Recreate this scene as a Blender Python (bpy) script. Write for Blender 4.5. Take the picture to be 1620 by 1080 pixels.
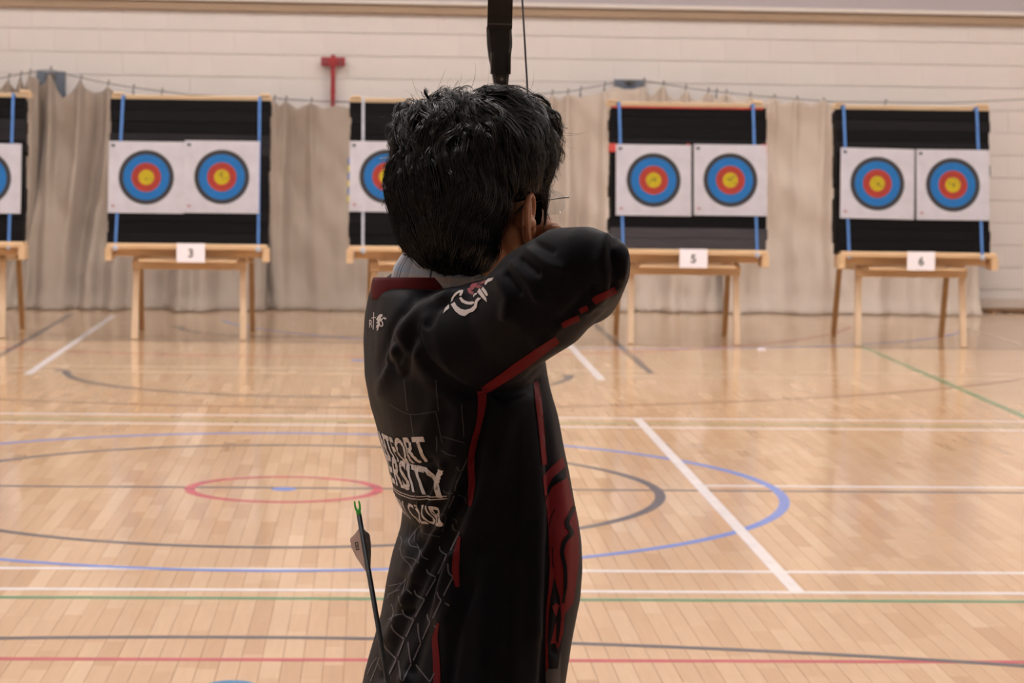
import bpy, bmesh, math, random
import numpy as np
from mathutils import Vector, Matrix, noise
from mathutils.bvhtree import BVHTree
from mathutils.geometry import tessellate_polygon
random.seed(7); rng = np.random.default_rng(7)
for o in list(bpy.data.objects): bpy.data.objects.remove(o)
S = bpy.context.scene; COL = S.collection

# ------------------------------------------------------------------ camera, light, exposure
F, PI_, RO, YA, H = 4171.6, .0769, .0136, .0521, 1.6893          # focal length in px of a 1620 px wide frame
cy, sy = math.cos(YA), math.sin(YA)
FW = Vector((sy*math.cos(PI_), cy*math.cos(PI_), -math.sin(PI_)))
R0 = Vector((cy, -sy, 0)); U0 = R0.cross(FW)
RR = math.cos(RO)*R0 + math.sin(RO)*U0; UU = -math.sin(RO)*R0 + math.cos(RO)*U0
CAMP = Vector((0, 0, H))
cd = bpy.data.cameras.new('camera'); cam = bpy.data.objects.new('camera', cd); COL.objects.link(cam)
M = Matrix((RR, UU, -FW)).transposed().to_4x4(); M.translation = CAMP; cam.matrix_world = M
cd.sensor_width = 36; cd.lens = F/1620*36; cd.clip_start = .1; cd.clip_end = 200
cd.dof.use_dof = True; cd.dof.focus_distance = 3.3; cd.dof.aperture_fstop = 17
S.camera = cam
S.view_settings.view_transform = 'Standard'; S.view_settings.look = 'None'
S.view_settings.gamma = 1; S.view_settings.use_curve_mapping = False
S.view_settings.exposure = 0.47
W = bpy.data.worlds.new('world'); S.world = W; W.use_nodes = True
W.node_tree.nodes['Background'].inputs[0].default_value = (.8, .85, 1, 1)
W.node_tree.nodes['Background'].inputs[1].default_value = .05
LAMP = 27.0                                                        # strength of the ceiling light panels

def ray(px, py): return FW + RR*((px-810)/F) - UU*((py-540)/F)
def P(px, py, Y):
    d = ray(px, py); return CAMP + d*(Y/d.y)
def pix(p):
    d = Vector(p) - CAMP; z = d.dot(FW); return 810+F*d.dot(RR)/z, 540-F*d.dot(UU)/z

# ------------------------------------------------------------------ helpers
def mat(name, c, rough=.6, metal=0, spec=.5, noise_amt=0, nscale=20, bump=0, bscale=200, c2=None, sheen=0, coat=0, stretch=(1,1,1), emit=None, es=0, objrand=0):
    m = bpy.data.materials.new(name); m.use_nodes = True; nt = m.node_tree; b = nt.nodes['Principled BSDF']
    b.inputs['Roughness'].default_value = rough; b.inputs['Metallic'].default_value = metal
    b.inputs['Specular IOR Level'].default_value = spec
    b.inputs['Base Color'].default_value = (*c, 1)
    if sheen: b.inputs['Sheen Weight'].default_value = sheen; b.inputs['Sheen Roughness'].default_value = .5
    if coat: b.inputs['Coat Weight'].default_value = coat; b.inputs['Coat Roughness'].default_value = .15
    if emit: b.inputs['Emission Color'].default_value = (*emit, 1); b.inputs['Emission Strength'].default_value = es
    tc = nt.nodes.new('ShaderNodeTexCoord'); mp = nt.nodes.new('ShaderNodeMapping'); mp.inputs['Scale'].default_value = stretch
    nt.links.new(tc.outputs['Object'], mp.inputs[0])
    last = None
    if noise_amt or c2:
        n = nt.nodes.new('ShaderNodeTexNoise'); n.inputs['Scale'].default_value = nscale; n.inputs['Detail'].default_value = 6
        nt.links.new(mp.outputs[0], n.inputs['Vector'])
        mx = nt.nodes.new('ShaderNodeMix'); mx.data_type = 'RGBA'
        k = 1-noise_amt
        mx.inputs[6].default_value = (*c, 1); mx.inputs[7].default_value = (*(c2 or tuple(v*k for v in c)), 1)
        rp = nt.nodes.new('ShaderNodeMapRange'); rp.inputs[1].default_value = .3; rp.inputs[2].default_value = .7
        nt.links.new(n.outputs[0], rp.inputs[0]); nt.links.new(rp.outputs[0], mx.inputs[0]); last = mx.outputs[2]
    if objrand:
        oi = nt.nodes.new('ShaderNodeObjectInfo'); mr = nt.nodes.new('ShaderNodeMapRange')
        mr.inputs[3].default_value = 1-objrand; mr.inputs[4].default_value = 1+objrand
        nt.links.new(oi.outputs['Random'], mr.inputs[0])
        vm = nt.nodes.new('ShaderNodeVectorMath'); vm.operation = 'SCALE'
        if last: nt.links.new(last, vm.inputs[0])
        else: vm.inputs[0].default_value = c
        nt.links.new(mr.outputs[0], vm.inputs['Scale']); last = vm.outputs[0]
    if last: nt.links.new(last, b.inputs['Base Color'])
    if bump:
        n2 = nt.nodes.new('ShaderNodeTexNoise'); n2.inputs['Scale'].default_value = bscale; n2.inputs['Detail'].default_value = 4
        nt.links.new(mp.outputs[0], n2.inputs['Vector'])
        bp = nt.nodes.new('ShaderNodeBump'); bp.inputs['Strength'].default_value = bump; bp.inputs['Distance'].default_value = .002
        nt.links.new(n2.outputs[0], bp.inputs['Height']); nt.links.new(bp.outputs[0], b.inputs['Normal'])
    return m

def link(name, me, m=None, parent=None, smooth=False):
    o = bpy.data.objects.new(name, me); COL.objects.link(o)
    if m is not None and not me.materials: me.materials.append(m)
    if parent: o.parent = parent
    if smooth: me.polygons.foreach_set('use_smooth', [True]*len(me.polygons))
    return o
def obj(name, bm, m, parent=None, smooth=False):
    me = bpy.data.meshes.new(name); bmesh.ops.recalc_face_normals(bm, faces=bm.faces); bm.to_mesh(me); bm.free()
    return link(name, me, m, parent, smooth)
def tag(o, label=None, cat=None, group=None, kind=None):
    for k, v in (('label', label), ('category', cat), ('group', group), ('kind', kind)):
        if v: o[k] = v
    return o
def empty(name, loc=(0,0,0), rot=(0,0,0)):
    o = bpy.data.objects.new(name, None); COL.objects.link(o); o.location = loc; o.rotation_euler = rot
    o.empty_display_size = .05; return o
def box(bm, lo, hi, mtx=None, bevel=0):
    lo = Vector(lo); hi = Vector(hi); c = (lo+hi)/2; s = hi-lo
    g = bmesh.ops.create_cube(bm, size=1)['verts']
    for v in g: v.co = Vector((v.co.x*s.x, v.co.y*s.y, v.co.z*s.z)) + c
    if bevel:
        es = list({e for v in g for e in v.link_edges})
        r = bmesh.ops.bevel(bm, geom=es, offset=bevel, segments=2, affect='EDGES', profile=.5)
        g = list({v for f in r['faces'] for v in f.verts} | {v for v in g if v.is_valid})
    if mtx is not None:
        for v in g: v.co = mtx @ v.co
    return g
def beam(bm, a, b, w, d, up=(0,1,0), bevel=.003):
    """a bar from a to b, w across, d deep"""
    a = Vector(a); b = Vector(b); z = (b-a).normalized(); x = Vector(up).cross(z).normalized(); y = z.cross(x)
    m = Matrix((x, y, z)).transposed().to_4x4(); m.translation = a
    box(bm, (-w/2, -d/2, 0), (w/2, d/2, (b-a).length), m, bevel)
def tube(bm, pts, rad, n=12, caps=True, round_caps=False):
    pts = [Vector(p) for p in pts]
    if not hasattr(rad, '__len__'): rad = [rad]*len(pts)
    rad = list(rad)
    if round_caps:
        d0 = (pts[0]-pts[1]).normalized(); d1 = (pts[-1]-pts[-2]).normalized()
        pre = [(pts[0]+d0*rad[0]*math.sin(a), rad[0]*math.cos(a)) for a in (1.45, 1.1, .75, .38)]
        post = [(pts[-1]+d1*rad[-1]*math.sin(a), rad[-1]*math.cos(a)) for a in (.38, .75, 1.1, 1.45)]
        pts = [p for p, _ in pre]+pts+[p for p, _ in post]; rad = [r for _, r in pre]+rad+[r for _, r in post]
    rings = []; ref = None
    for i, p in enumerate(pts):
        t = (pts[min(i+1, len(pts)-1)]-pts[max(i-1, 0)]).normalized()
        if ref is None: ref = t.orthogonal().normalized()
        ref = (ref - t*ref.dot(t)).normalized(); b = t.cross(ref)
        rings.append([bm.verts.new(p+(ref*math.cos(2*math.pi*k/n)+b*math.sin(2*math.pi*k/n))*rad[i]) for k in range(n)])
    for A, B in zip(rings, rings[1:]):
        for k in range(n): bm.faces.new((A[k], A[(k+1)%n], B[(k+1)%n], B[k]))
    if caps: bm.faces.new(rings[0][::-1]); bm.faces.new(rings[-1])
def ellipsoid(bm, c, rx, ry, rz, ax=None, n=24):
    g = bmesh.ops.create_uvsphere(bm, u_segments=n, v_segments=n//2+2, radius=1)['verts']
    A = ax or (Vector((1,0,0)), Vector((0,1,0)), Vector((0,0,1)))
    for v in g:
        q = v.co.copy(); v.co = Vector(c) + A[0]*(q.x*rx) + A[1]*(q.y*ry) + A[2]*(q.z*rz)
def remesh(bm, voxel, smooth=4):
    me = bpy.data.meshes.new('tmp'); bmesh.ops.recalc_face_normals(bm, faces=bm.faces); bm.to_mesh(me); bm.free()
    o = bpy.data.objects.new('tmp', me); COL.objects.link(o)
    r = o.modifiers.new('r', 'REMESH'); r.mode = 'VOXEL'; r.voxel_size = voxel
    if smooth:
        s = o.modifiers.new('s', 'SMOOTH'); s.factor = .5; s.iterations = smooth
    dg = bpy.context.evaluated_depsgraph_get(); dg.update()
    me2 = bpy.data.meshes.new_from_object(o.evaluated_get(dg)); bpy.data.objects.remove(o); me2.materials.clear()
    return me2
def text_bm(txt, size, bold=0):
    cu = bpy.data.curves.new('t', 'FONT'); cu.body = txt; cu.size = size; cu.offset = bold; cu.align_x = 'CENTER'; cu.resolution_u = 6
    o = bpy.data.objects.new('t', cu); COL.objects.link(o)
    dg = bpy.context.evaluated_depsgraph_get(); dg.update()
    me = bpy.data.meshes.new_from_object(o.evaluated_get(dg)); bpy.data.objects.remove(o)
    bm = bmesh.new(); bm.from_mesh(me); bpy.data.meshes.remove(me); return bm
def interp(x, pts):
    return float(np.interp(x, [p[0] for p in pts], [p[1] for p in pts]))

# ------------------------------------------------------------------ materials of the hall
def plank_mat(name, stuff):
    m = bpy.data.materials.new(name); m.use_nodes = True; nt = m.node_tree; b = nt.nodes['Principled BSDF']; L = nt.links.new
    if stuff: a = nt.nodes.new('ShaderNodeAttribute'); a.attribute_name = 'tone'; src = a.outputs['Fac']
    else: a = nt.nodes.new('ShaderNodeObjectInfo'); src = a.outputs['Random']
    cr = nt.nodes.new('ShaderNodeValToRGB'); e = cr.color_ramp.elements
    e[0].position = 0; e[0].color = (.50, .32, .185, 1); e[1].position = 1; e[1].color = (.635, .455, .295, 1)
    for p, c in ((.12, (.545,.36,.215,1)), (.5, (.575,.39,.24,1)), (.88, (.60,.415,.26,1))):
        x = e.new(p); x.color = c
    L(src, cr.inputs[0])
    tc = nt.nodes.new('ShaderNodeNewGeometry'); mp = nt.nodes.new('ShaderNodeMapping'); mp.inputs['Scale'].default_value = (60, 3, 1)
    L(tc.outputs['Position'], mp.inputs[0]); n = nt.nodes.new('ShaderNodeTexNoise'); n.inputs['Scale'].default_value = 1; n.inputs['Detail'].default_value = 5
    L(mp.outputs[0], n.inputs['Vector'])
    mr = nt.nodes.new('ShaderNodeMapRange'); mr.inputs[3].default_value = .9; mr.inputs[4].default_value = 1.1; L(n.outputs[0], mr.inputs[0])
    v = nt.nodes.new('ShaderNodeVectorMath'); v.operation = 'SCALE'; L(cr.outputs[0], v.inputs[0]); L(mr.outputs[0], v.inputs['Scale']); L(v.outputs[0], b.inputs['Base Color'])
    n3 = nt.nodes.new('ShaderNodeTexNoise'); n3.inputs['Scale'].default_value = 2.0; n3.inputs['Detail'].default_value = 5; L(tc.outputs['Position'], n3.inputs['Vector'])
    m3 = nt.nodes.new('ShaderNodeMapRange'); m3.inputs[3].default_value = .09; m3.inputs[4].default_value = .17; L(n3.outputs[0], m3.inputs[0]); L(m3.outputs[0], b.inputs['Roughness'])
    b.inputs['Specular IOR Level'].default_value = .55
    return m
M_plankO = plank_mat('maple_planks', False); M_plankS = plank_mat('maple_planks_far', True)
M_sub = mat('subfloor', (.30, .18, .10), .5, noise_amt=.2)
M_wall = mat('painted_block', (.735, .68, .645), .6, noise_amt=.05, nscale=3, bump=.35, bscale=60, objrand=.015)
M_wallp = mat('painted_plaster', (.66, .60, .55), .8, noise_amt=.05, nscale=2)
M_joint = mat('painted_joint', (.60, .55, .51), .8)
M_band = mat('tan_timber_band', (.40, .285, .19), .6, noise_amt=.15, nscale=4, stretch=(.3, 4, 4))
M_ledge = mat('white_ledge', (.74, .68, .63), .6, noise_amt=.06)
M_lilac = mat('lilac_panel', (.47, .42, .44), .8, noise_amt=.06, nscale=2)
M_skirt = mat('pale_skirting', (.66, .57, .49), .6, noise_amt=.08)
M_skirtwood = mat('timber_skirting', (.33, .19, .10), .5, noise_amt=.2)
M_ceil = mat('ceiling_white', (.7, .69, .67), .9)
LC = {'white': (.74,.70,.70), 'red': (.50,.10,.12), 'green': (.10,.28,.14), 'blue': (.16,.25,.62), 'grey': (.10,.105,.12), 'olive': (.36,.33,.18), 'teal': (.06,.22,.42), 'brown': (.20,.10,.075), 'faint': (.62,.50,.38)}
ML = {k: mat('court_paint_'+k, v, .2, spec=.4, noise_amt=.12, nscale=8) for k, v in LC.items()}

# ------------------------------------------------------------------ structure
X0, X1, Y0, Y1, ZC = -9.0, 11.0, -5.0, 26.5, 6.8
YW = Y1
def struct(name, bm, m, parent=None):
    o = obj(name, bm, m, parent)
    if not parent: o['kind'] = 'structure'
    return o
bm = bmesh.new(); box(bm, (X0, Y0, -.12), (X1, Y1, -.012)); floor = struct('floor', bm, M_sub)

# planks
PW = .0665
def plank_bm_data(w, l):
    g = .0005; h = w/2-g; k = l/2-g; c = .0007
    v = [(-h,-k,-.012),(h,-k,-.012),(h,k,-.012),(-h,k,-.012),(-h,-k,-c),(h,-k,-c),(h,k,-c),(-h,k,-c),(-h+c,-k+c,0),(h-c,-k+c,0),(h-c,k-c,0),(-h+c,k-c,0)]
    f = [(0,1,5,4),(1,2,6,5),(2,3,7,6),(3,0,4,7),(4,5,9,8),(5,6,10,9),(6,7,11,10),(7,4,8,11),(8,9,10,11)]
    return v, f
LENS = [.32, .40, .48, .56, .64]
plank_me = []
for l in LENS:
    v, f = plank_bm_data(PW, l); me = bpy.data.meshes.new('plank'); me.from_pydata(v, [], f); me.materials.append(M_plankO); plank_me.append(me)
allp = []
ncol = int((X1-X0)/PW)
for i in range(ncol):
    x = X0 + (i+.5)*PW; y = Y0 + random.random()*.4
    while y < Y1-.5:
        k = random.randrange(5); l = LENS[k]
        allp.append((x, y+l/2, k, l)); y += l
def seen(p):
    px, py = pix((p[0], p[1], 0)) if p[1] > 1.5 else (-999, 9999)
    return -30 < px < 1650 and 560 < py < 1105
vis = sorted([p for p in allp if 6 < p[1] < 12 and seen(p)], key=lambda p: p[1])[:300]
vs = set(vis)
for (x, y, k, l) in vis:
    o = bpy.data.objects.new('plank', plank_me[k]); COL.objects.link(o); o.parent = floor
    o.location = (x, y, random.uniform(-.0004, 0)); o.rotation_euler = (random.gauss(0, .0005), random.gauss(0, .0010), 0)
V = []; Fc = []; T = []
for (x, y, k, l) in allp:
    if (x, y, k, l) in vs: continue
    far = x < -6 or x > 8.5 or y < 1
    v, f = plank_bm_data(PW, l); b0 = len(V); dz = random.uniform(-.0004, 0); tx = random.gauss(0, .0005); ty = random.gauss(0, .0010); t = random.random()
    if far: f = f[-1:]
    V += [(a+x, b+y, c+dz+a*ty+b*tx) for a, b, c in v]; Fc += [tuple(q+b0 for q in ff) for ff in f]; T += [t]*len(f)
me = bpy.data.meshes.new('plank'); me.from_pydata(V, [], Fc)
at = me.attributes.new('tone', 'FLOAT', 'FACE'); at.data.foreach_set('value', T)
o = link('plank', me, M_plankS, floor); o['kind'] = 'stuff'

# court markings, thin paint films on the planks
LZ = .0008
def line(a, b, col, w=.05, z=LZ):
    a = Vector((*a, 0)); b = Vector((*b, 0)); t = (b-a).normalized(); n = Vector((-t.y, t.x, 0))*w/2
    bm = bmesh.new(); q = [a-n, b-n, b+n, a+n]
    lo = [bm.verts.new(p) for p in q]; hi = [bm.verts.new(p+Vector((0,0,z))) for p in q]
    bm.faces.new(lo[::-1]); bm.faces.new(hi)
    for i in range(4): bm.faces.new((lo[i], lo[(i+1)%4], hi[(i+1)%4], hi[i]))
    tag(obj('court_line', bm, ML[col], floor), col.replace('faint', 'faded')+' painted court line')
def arc(c, r, a0, a1, col, w=.05, z=LZ, name='court_circle'):
    bm = bmesh.new(); n = max(24, int(abs(a1-a0)*r/.05)); n = min(n, 200)
    full = abs(a1-a0) > 6.28; R = []
    for i in range(n if full else n+1):
        a = a0+(a1-a0)*i/n; d = Vector((math.cos(a), math.sin(a), 0)); C = Vector((*c, 0))
        R.append([bm.verts.new(C+d*(r-w/2)), bm.verts.new(C+d*(r+w/2)), bm.verts.new(C+d*(r+w/2)+Vector((0,0,z))), bm.verts.new(C+d*(r-w/2)+Vector((0,0,z)))])
    m = len(R)
    for i in range(m if full else m-1):
        A, B = R[i], R[(i+1) % m]
        for k in range(4): bm.faces.new((A[k], A[(k+1)%4], B[(k+1)%4], B[k]))
    if not full: bm.faces.new(R[0]); bm.faces.new(R[-1][::-1])
    tag(obj(name, bm, ML[col], floor), col+' painted court arc')
def spot(c, r, col, z=LZ+.0004):
    bm = bmesh.new(); bmesh.ops.create_cone(bm, segments=32, radius1=r, radius2=r, depth=z, cap_ends=True, matrix=Matrix.Translation((*c, z/2)))
    tag(obj('court_spot', bm, ML[col], floor), col+' painted spot')
cc = (-.428, 12.576); TAU = 2*math.pi
line((X0+.2, 12.62), (X1-.2, 12.62), 'grey', .045, .0006); line((1.60, 12.80), (X1-.3, 12.80), 'white')
arc(cc, .45, 0, TAU, 'red', z=.0010); arc(cc, 1.8, 0, TAU, 'grey', z=.0009); arc(cc, 2.385, 0, TAU, 'blue', z=.0011); spot(cc, .06, 'blue')
for y, c, w in ((10.224, 'white', .05), (9.754, 'white', .05), (9.576, 'green', .05), (8.443, 'red', .045), (15.902, 'white', .05), (15.62, 'olive', .09), (15.401, 'white', .05), (21.62, 'grey', .045), (18.76, 'faint', .06), (19.2, 'faint', .05)):
    line((X0+.3, y), (X1-.3, y), c, w, .0007)
line((1.598, 9.73), (1.598, 15.9), 'white', .055, .0012)
line((1.598, 18.45), (1.598, 24.5), 'white', .06, .0012); line((-2.42, 18.5), (-2.42, 24.5), 'white', .06, .0012)
line((2.01, 19.0), (2.01, 24.6), 'grey'); line((-2.83, 19.0), (-2.83, 24.7), 'grey')
line((4.055, 15.2), (4.055, 21.9), 'green', .045, .0013); line((5.46, 15.2), (5.46, 24.0), 'faint', .05, .0012)
arc((-.506, .853), 7.97, .9, 2.2, 'grey', .045, .0010); arc((-.338, 22.831), 6.427, math.pi+.35, TAU-.35, 'brown', .04, .0010)
arc((-.393, 18.864), 1.79, math.pi+.03, TAU-.03, 'grey', .055, .0010); arc((-.673, 23.191), 1.034, math.pi, TAU, 'grey', .05, .0010)
arc((-.585, 25.293), 5.108, math.pi+.25, TAU-.25, 'red', .04, .0010); arc((2.027, 24.758), 3.48, math.pi+.2, TAU-.2, 'blue', .04, .0010)
spot((-2.23, 18.8), .055, 'grey'); spot((1.38, 18.75), .055, 'grey'); spot((-1.72, 23.2), .06, 'grey')
spot((.02, 17.05), .06, 'blue'); spot((-.12, 19.9), .06, 'blue')
b_ = P(368, 1084, 8.1); spot((b_.x-0.0, 8.04), .075, 'teal')

# walls
bm = bmesh.new(); box(bm, (X0-.2, YW+.012, -.12), (X1+.2, YW+.3, ZC)); wall = struct('wall_back', bm, M_joint)
CH = .2265; BW = .446; zt = 2.94
def block_data(w, h):
    a = w/2-.0006; b = h/2-.0028; c = .0025
    v = [(-a,.012,-b),(a,.012,-b),(a,.012,b),(-a,.012,b),(-a,.002,-b),(a,.002,-b),(a,.002,b),(-a,.002,b),(-a+c,0,-b+c),(a-c,0,-b+c),(a-c,0,b-c),(-a+c,0,b-c)]
    f = [(0,1,5,4),(1,2,6,5),(2,3,7,6),(3,0,4,7),(4,5,9,8),(5,6,10,9),(6,7,11,10),(7,4,8,11),(8,9,10,11)]
    return v, f
v, f = block_data(BW, CH); bme = bpy.data.meshes.new('block'); bme.from_pydata(v, [], f); bme.materials.append(M_wall)
V = []; Fc = []; nb = 0
for r in range(13):
    z = zt - .115 - r*CH
    if z < .1: break
    x = X0 + (BW/2 if r % 2 else 0)
    while x < X1:
        dy = random.uniform(-.0008, .0008)
        vis_ = (-4.3 < x < 7.1) and (r < 6 or x > 5.2)
        if vis_ and nb < 300:
            o = bpy.data.objects.new('block', bme); COL.objects.link(o); o.parent = wall; o.location = (x, YW+dy, z); o.rotation_euler = (random.gauss(0,.001), 0, random.gauss(0, .001)); nb += 1
        else:
            b0 = len(V); V += [(a+x, b+YW+dy, c+z) for a, b, c in v]; Fc += [tuple(q+b0 for q in ff) for ff in f]
        x += BW
me = bpy.data.meshes.new('block'); me.from_pydata(V, [], Fc); o = link('block', me, M_wall, wall); o['kind'] = 'stuff'
bm = bmesh.new(); box(bm, (X0-.2, Y0, -.12), (X0, YW+.2, ZC)); struct('wall_left', bm, M_wallp)
bm = bmesh.new(); box(bm, (X1, Y0, -.12), (X1+.2, YW+.2, ZC)); struct('wall_right', bm, M_wallp)
bm = bmesh.new(); box(bm, (X0-.2, Y0-.2, -.12), (X1+.2, Y0, ZC)); struct('wall_front', bm, M_wallp)
bm = bmesh.new(); box(bm, (X0-.2, Y0-.2, ZC), (X1+.2, YW+.2, ZC+.2)); struct('ceiling', bm, M_ceil)
# the band and ledge drop slightly towards the right
def slab(name, zl, zr, h, y0, y1, m, bev=.006):
    bm = bmesh.new(); g = box(bm, (X0, y0, 0), (X1, y1, h), bevel=bev)
    for v in bm.verts: v.co.z += zl + (zr-zl)*(v.co.x-X0)/(X1-X0)
    return struct(name, bm, m)
zA, zB = 2.925, 2.87
slab('trim_1', zA+.005, zB+.012, .088, YW-.06, YW+.005, M_band)
slab('trim_2', zA+.096, zB+.102, .042, YW-.10, YW+.005, M_ledge)
slab('wall_upper', zA+.14, zB+.145, 3.75, YW-.05, YW+.02, M_lilac)
bm = bmesh.new(); box(bm, (X0, YW-.02, .035), (X1, YW, .135), bevel=.004); struct('baseboard_back', bm, M_skirt)
bm = bmesh.new(); box(bm, (X0, YW-.035, 0), (X1, YW-.0, .036), bevel=.004); struct('trim_3', bm, M_skirtwood)
for nm, x in (('baseboard_left', X0+.01), ('baseboard_right', X1-.01)):
    bm = bmesh.new(); box(bm, (x-.01, Y0, 0), (x+.01, YW-.04, .12)); struct(nm, bm, M_skirt)

# ceiling lights (above the frame)
M_lamp = mat('lamp_diffuser', (.9,.9,.9), .5, emit=(1.0, .968, .965), es=LAMP)
M_lframe = mat('lamp_housing', (.7,.7,.7), .4)
def light_unit():
    t = empty('ceiling_light')
    bm = bmesh.new(); box(bm, (-.75,-.36,.02), (.75,.36,.14), bevel=.01); obj('housing', bm, M_lframe, t)
    bm = bmesh.new(); box(bm, (-.70,-.32,0), (.70,.32,.019)); obj('diffuser', bm, M_lamp, t)
    return t
LP = [(x, y) for y in (4.6, 9.5, 13.5, 17.5, 21.5) for x in (-5.5, -1.5, 3.0, 7.5)]
lt0 = light_unit()
for i, (x, y) in enumerate(LP):
    if i == 0: t = lt0
    else:
        t = lt0.copy(); COL.objects.link(t)
        for ch in lt0.children: c = ch.copy(); COL.objects.link(c); c.parent = t
    t.location = (x, y, ZC-.142)
    tag(t, 'rectangular white ceiling light panel mounted under the hall ceiling', 'ceiling light', 'ceiling lights of the hall')
    t['label'] = 'white ceiling light panel, ' + ('over the archer', 'over the nearest court lines', 'over the centre circle', 'over the free throw arc', 'over the targets')[i//4] + ', ' + ('next to the left wall', 'left of the middle', 'right of the middle', 'next to the right wall')[i % 4]

# ------------------------------------------------------------------ backdrop curtains, cable, brackets
YC = 26.2
def cloth_mat():
    m = mat('backstop_canvas', (.39, .325, .27), .9, c2=(.33, .265, .215), nscale=2.2, bump=.3, bscale=300, sheen=.15)
    return m
M_canvas = cloth_mat(); M_canvas2 = mat('pale_backstop_canvas', (.60, .515, .44), .9, c2=(.53, .445, .37), nscale=2.2, bump=.3, bscale=300, sheen=.15)
def curtain(top, ybase, seed, clips, label, thick=1.0, zlow=.006, cm=None):
    xs = [P(a, b, YC).x for a, b in top]; zs = [P(a, b, YC).z for a, b in top]
    x0, x1 = xs[0], xs[-1]; n = int((x1-x0)/.016); nz = 44
    cx = [P(c, 150, YC).x for c in clips]
    rnd = random.Random(seed); fr = [(rnd.uniform(5, 10), rnd.uniform(0, 6.3), rnd.uniform(.5, 1)) for _ in range(3)] + [(rnd.uniform(15, 30), rnd.uniform(0, 6.3), rnd.uniform(.25, .5)) for _ in range(4)]
    bm = bmesh.new(); G = []
    for j in range(nz+1):
        t = j/nz; row = []
        for i in range(n+1):
            x = x0+(x1-x0)*i/n; zt_ = np.interp(x, xs, zs); zb = zlow
            z = zt_ + (zb-zt_)*t
            h = z/2.0
            flare = (YC-ybase)*(t**2.2)
            if t > .93: flare += (t-.93)*1.5
            wv = sum(a*math.sin(x*f_*(1+.03*math.sin(t*3+seed)) + ph + 1.1*t*math.sin(ph)) for f_, ph, a in fr)
            wv = abs(wv)**.8*(1 if wv > 0 else -1); y = YC - flare - .085*thick*wv*(.3+.8*math.sin(min(1, t*1.3)*1.57))
            for c in cx:
                d = x-(c+.06*t*math.sin(c*7)); y -= .11*thick*math.exp(-(d/(.022+.05*t))**2)*(1-.55*t)
            # swags between the clips
            y += .07*noise.noise(Vector((x*2.5+seed, z*2.1, 0)))+.04*noise.noise(Vector((x*5+z*3+seed, z*2.0-x, 5)))+.018*noise.noise(Vector((x*7+seed, z*5, 3)))*(t**1.5)
            xx = x + .02*math.sin(t*4+seed)*t
            row.append(bm.verts.new((xx, min(y, YW-.10), max(z, .006))))
        G.append(row)
    for A, B in zip(G, G[1:]):
        for i in range(n): bm.faces.new((A[i], A[i+1], B[i+1], B[i]))
    o = obj('curtain', bm, cm or M_canvas, None, True)
    sm = o.modifiers.new('th', 'SOLIDIFY'); sm.thickness = .004
    return tag(o, label, 'curtain', 'canvas backstop curtains')
clipsL = [(-40,),(14,),(33,),(47,)]
curtain([(-90,132),(-40,128),(-12,142),(0,141),(14,127),(24,144),(33,122),(39,140),(47,120),(62,125)], 25.5, 1, [-40,14,33,47], 'beige canvas curtain at the far left, behind the leftmost target boss')
curtain([(52,128),(62,136),(72,130),(80,116),(86,130),(93,146),(100,155),(110,150),(119,140),(128,127),(136,141),(148,147),(160,145),(171,136),(182,150),(211,152),(235,160),(256,158),(300,166),(360,170),(428,165)], 25.45, 2, [80,128,171,211,300,380], 'beige canvas curtain hung in swags from the left grey bracket', 1.15)
curtain([(420,166),(434,159),(443,168),(452,160),(470,172),(492,163),(512,172),(530,167),(560,172),(600,168),(700,168),(800,163),(868,160)], 25.7, 3, [434,452,492,600,720], 'beige canvas curtain below the red steel post, left of the archer', .8)
curtain([(858,168),(873,150),(886,156),(898,149),(920,153),(956,144),(974,137),(986,141),(1002,141),(1018,137),(1030,154),(1049,134),(1056,150),(1066,157),(1076,153),(1084,141),(1093,156),(1106,158),(1120,146),(1132,156),(1148,147)], 25.95, 4, [873,898,956,1018,1049,1084,1120], 'beige canvas curtain below the right grey bracket, right of the archer', .8, cm=M_canvas2)
curtain([(1142,150),(1150,148),(1165,158),(1186,153),(1203,162),(1224,154),(1240,164),(1260,157),(1281,165),(1302,158),(1318,168),(1360,170),(1400,166),(1460,170),(1545,166)], 25.85, 5, [1186,1224,1260,1302,1400,1500], 'smooth beige canvas curtain between the two rightmost target stands', .45, cm=M_canvas2)
M_cable = mat('steel_cable', (.16,.15,.145), .5, metal=.5)
CABLE = [(-110,130),(0,124),(60,112),(80,110),(103,117),(150,128),(200,137),(300,150),(430,155),(500,160),(600,163),(700,160),(800,153),(860,148),(900,145),(972,131),(1000,127),(1020,128),(1100,141),(1200,152),(1320,161),(1500,163),(1620,157),(1720,150)]
cab = empty('support_cable', (0, YC+.03, 0)); tag(cab, 'thin dark cable strung along the wall holding up the curtains', 'cable')
bm = bmesh.new(); tube(bm, [P(a, b, YC+.03)-Vector((0, YC+.03, 0)) for a, b in CABLE], .0045, 6); obj('wire', bm, M_cable, cab)
hk = bmesh.new(); tube(hk, [(0,0,.02),(.008,-.01,.03),(.012,-.012,.012),(0,-.014,-.01),(0,-.014,-.05)], .006, 6)
box(hk, (-.010,-.022,-.075), (.010,-.006,-.035), bevel=.002)
hme = bpy.data.meshes.new('hook'); hk.to_mesh(hme); hk.free(); hme.materials.append(M_cable)
for c in (-40,14,33,47,80,128,171,211,256,434,452,492,600,873,898,918,956,1018,1049,1084,1120,1133,1148,1186,1224,1260,1302,1400):
    q = P(c, interp(c, CABLE), YC+.03); o = bpy.data.objects.new('hook', hme); COL.objects.link(o); o.parent = cab; o.location = q-Vector((0, YC+.03, 0))
M_plate = mat('blue_grey_steel', (.17,.20,.25), .5, metal=.3, noise_amt=.3, nscale=6)
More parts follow.
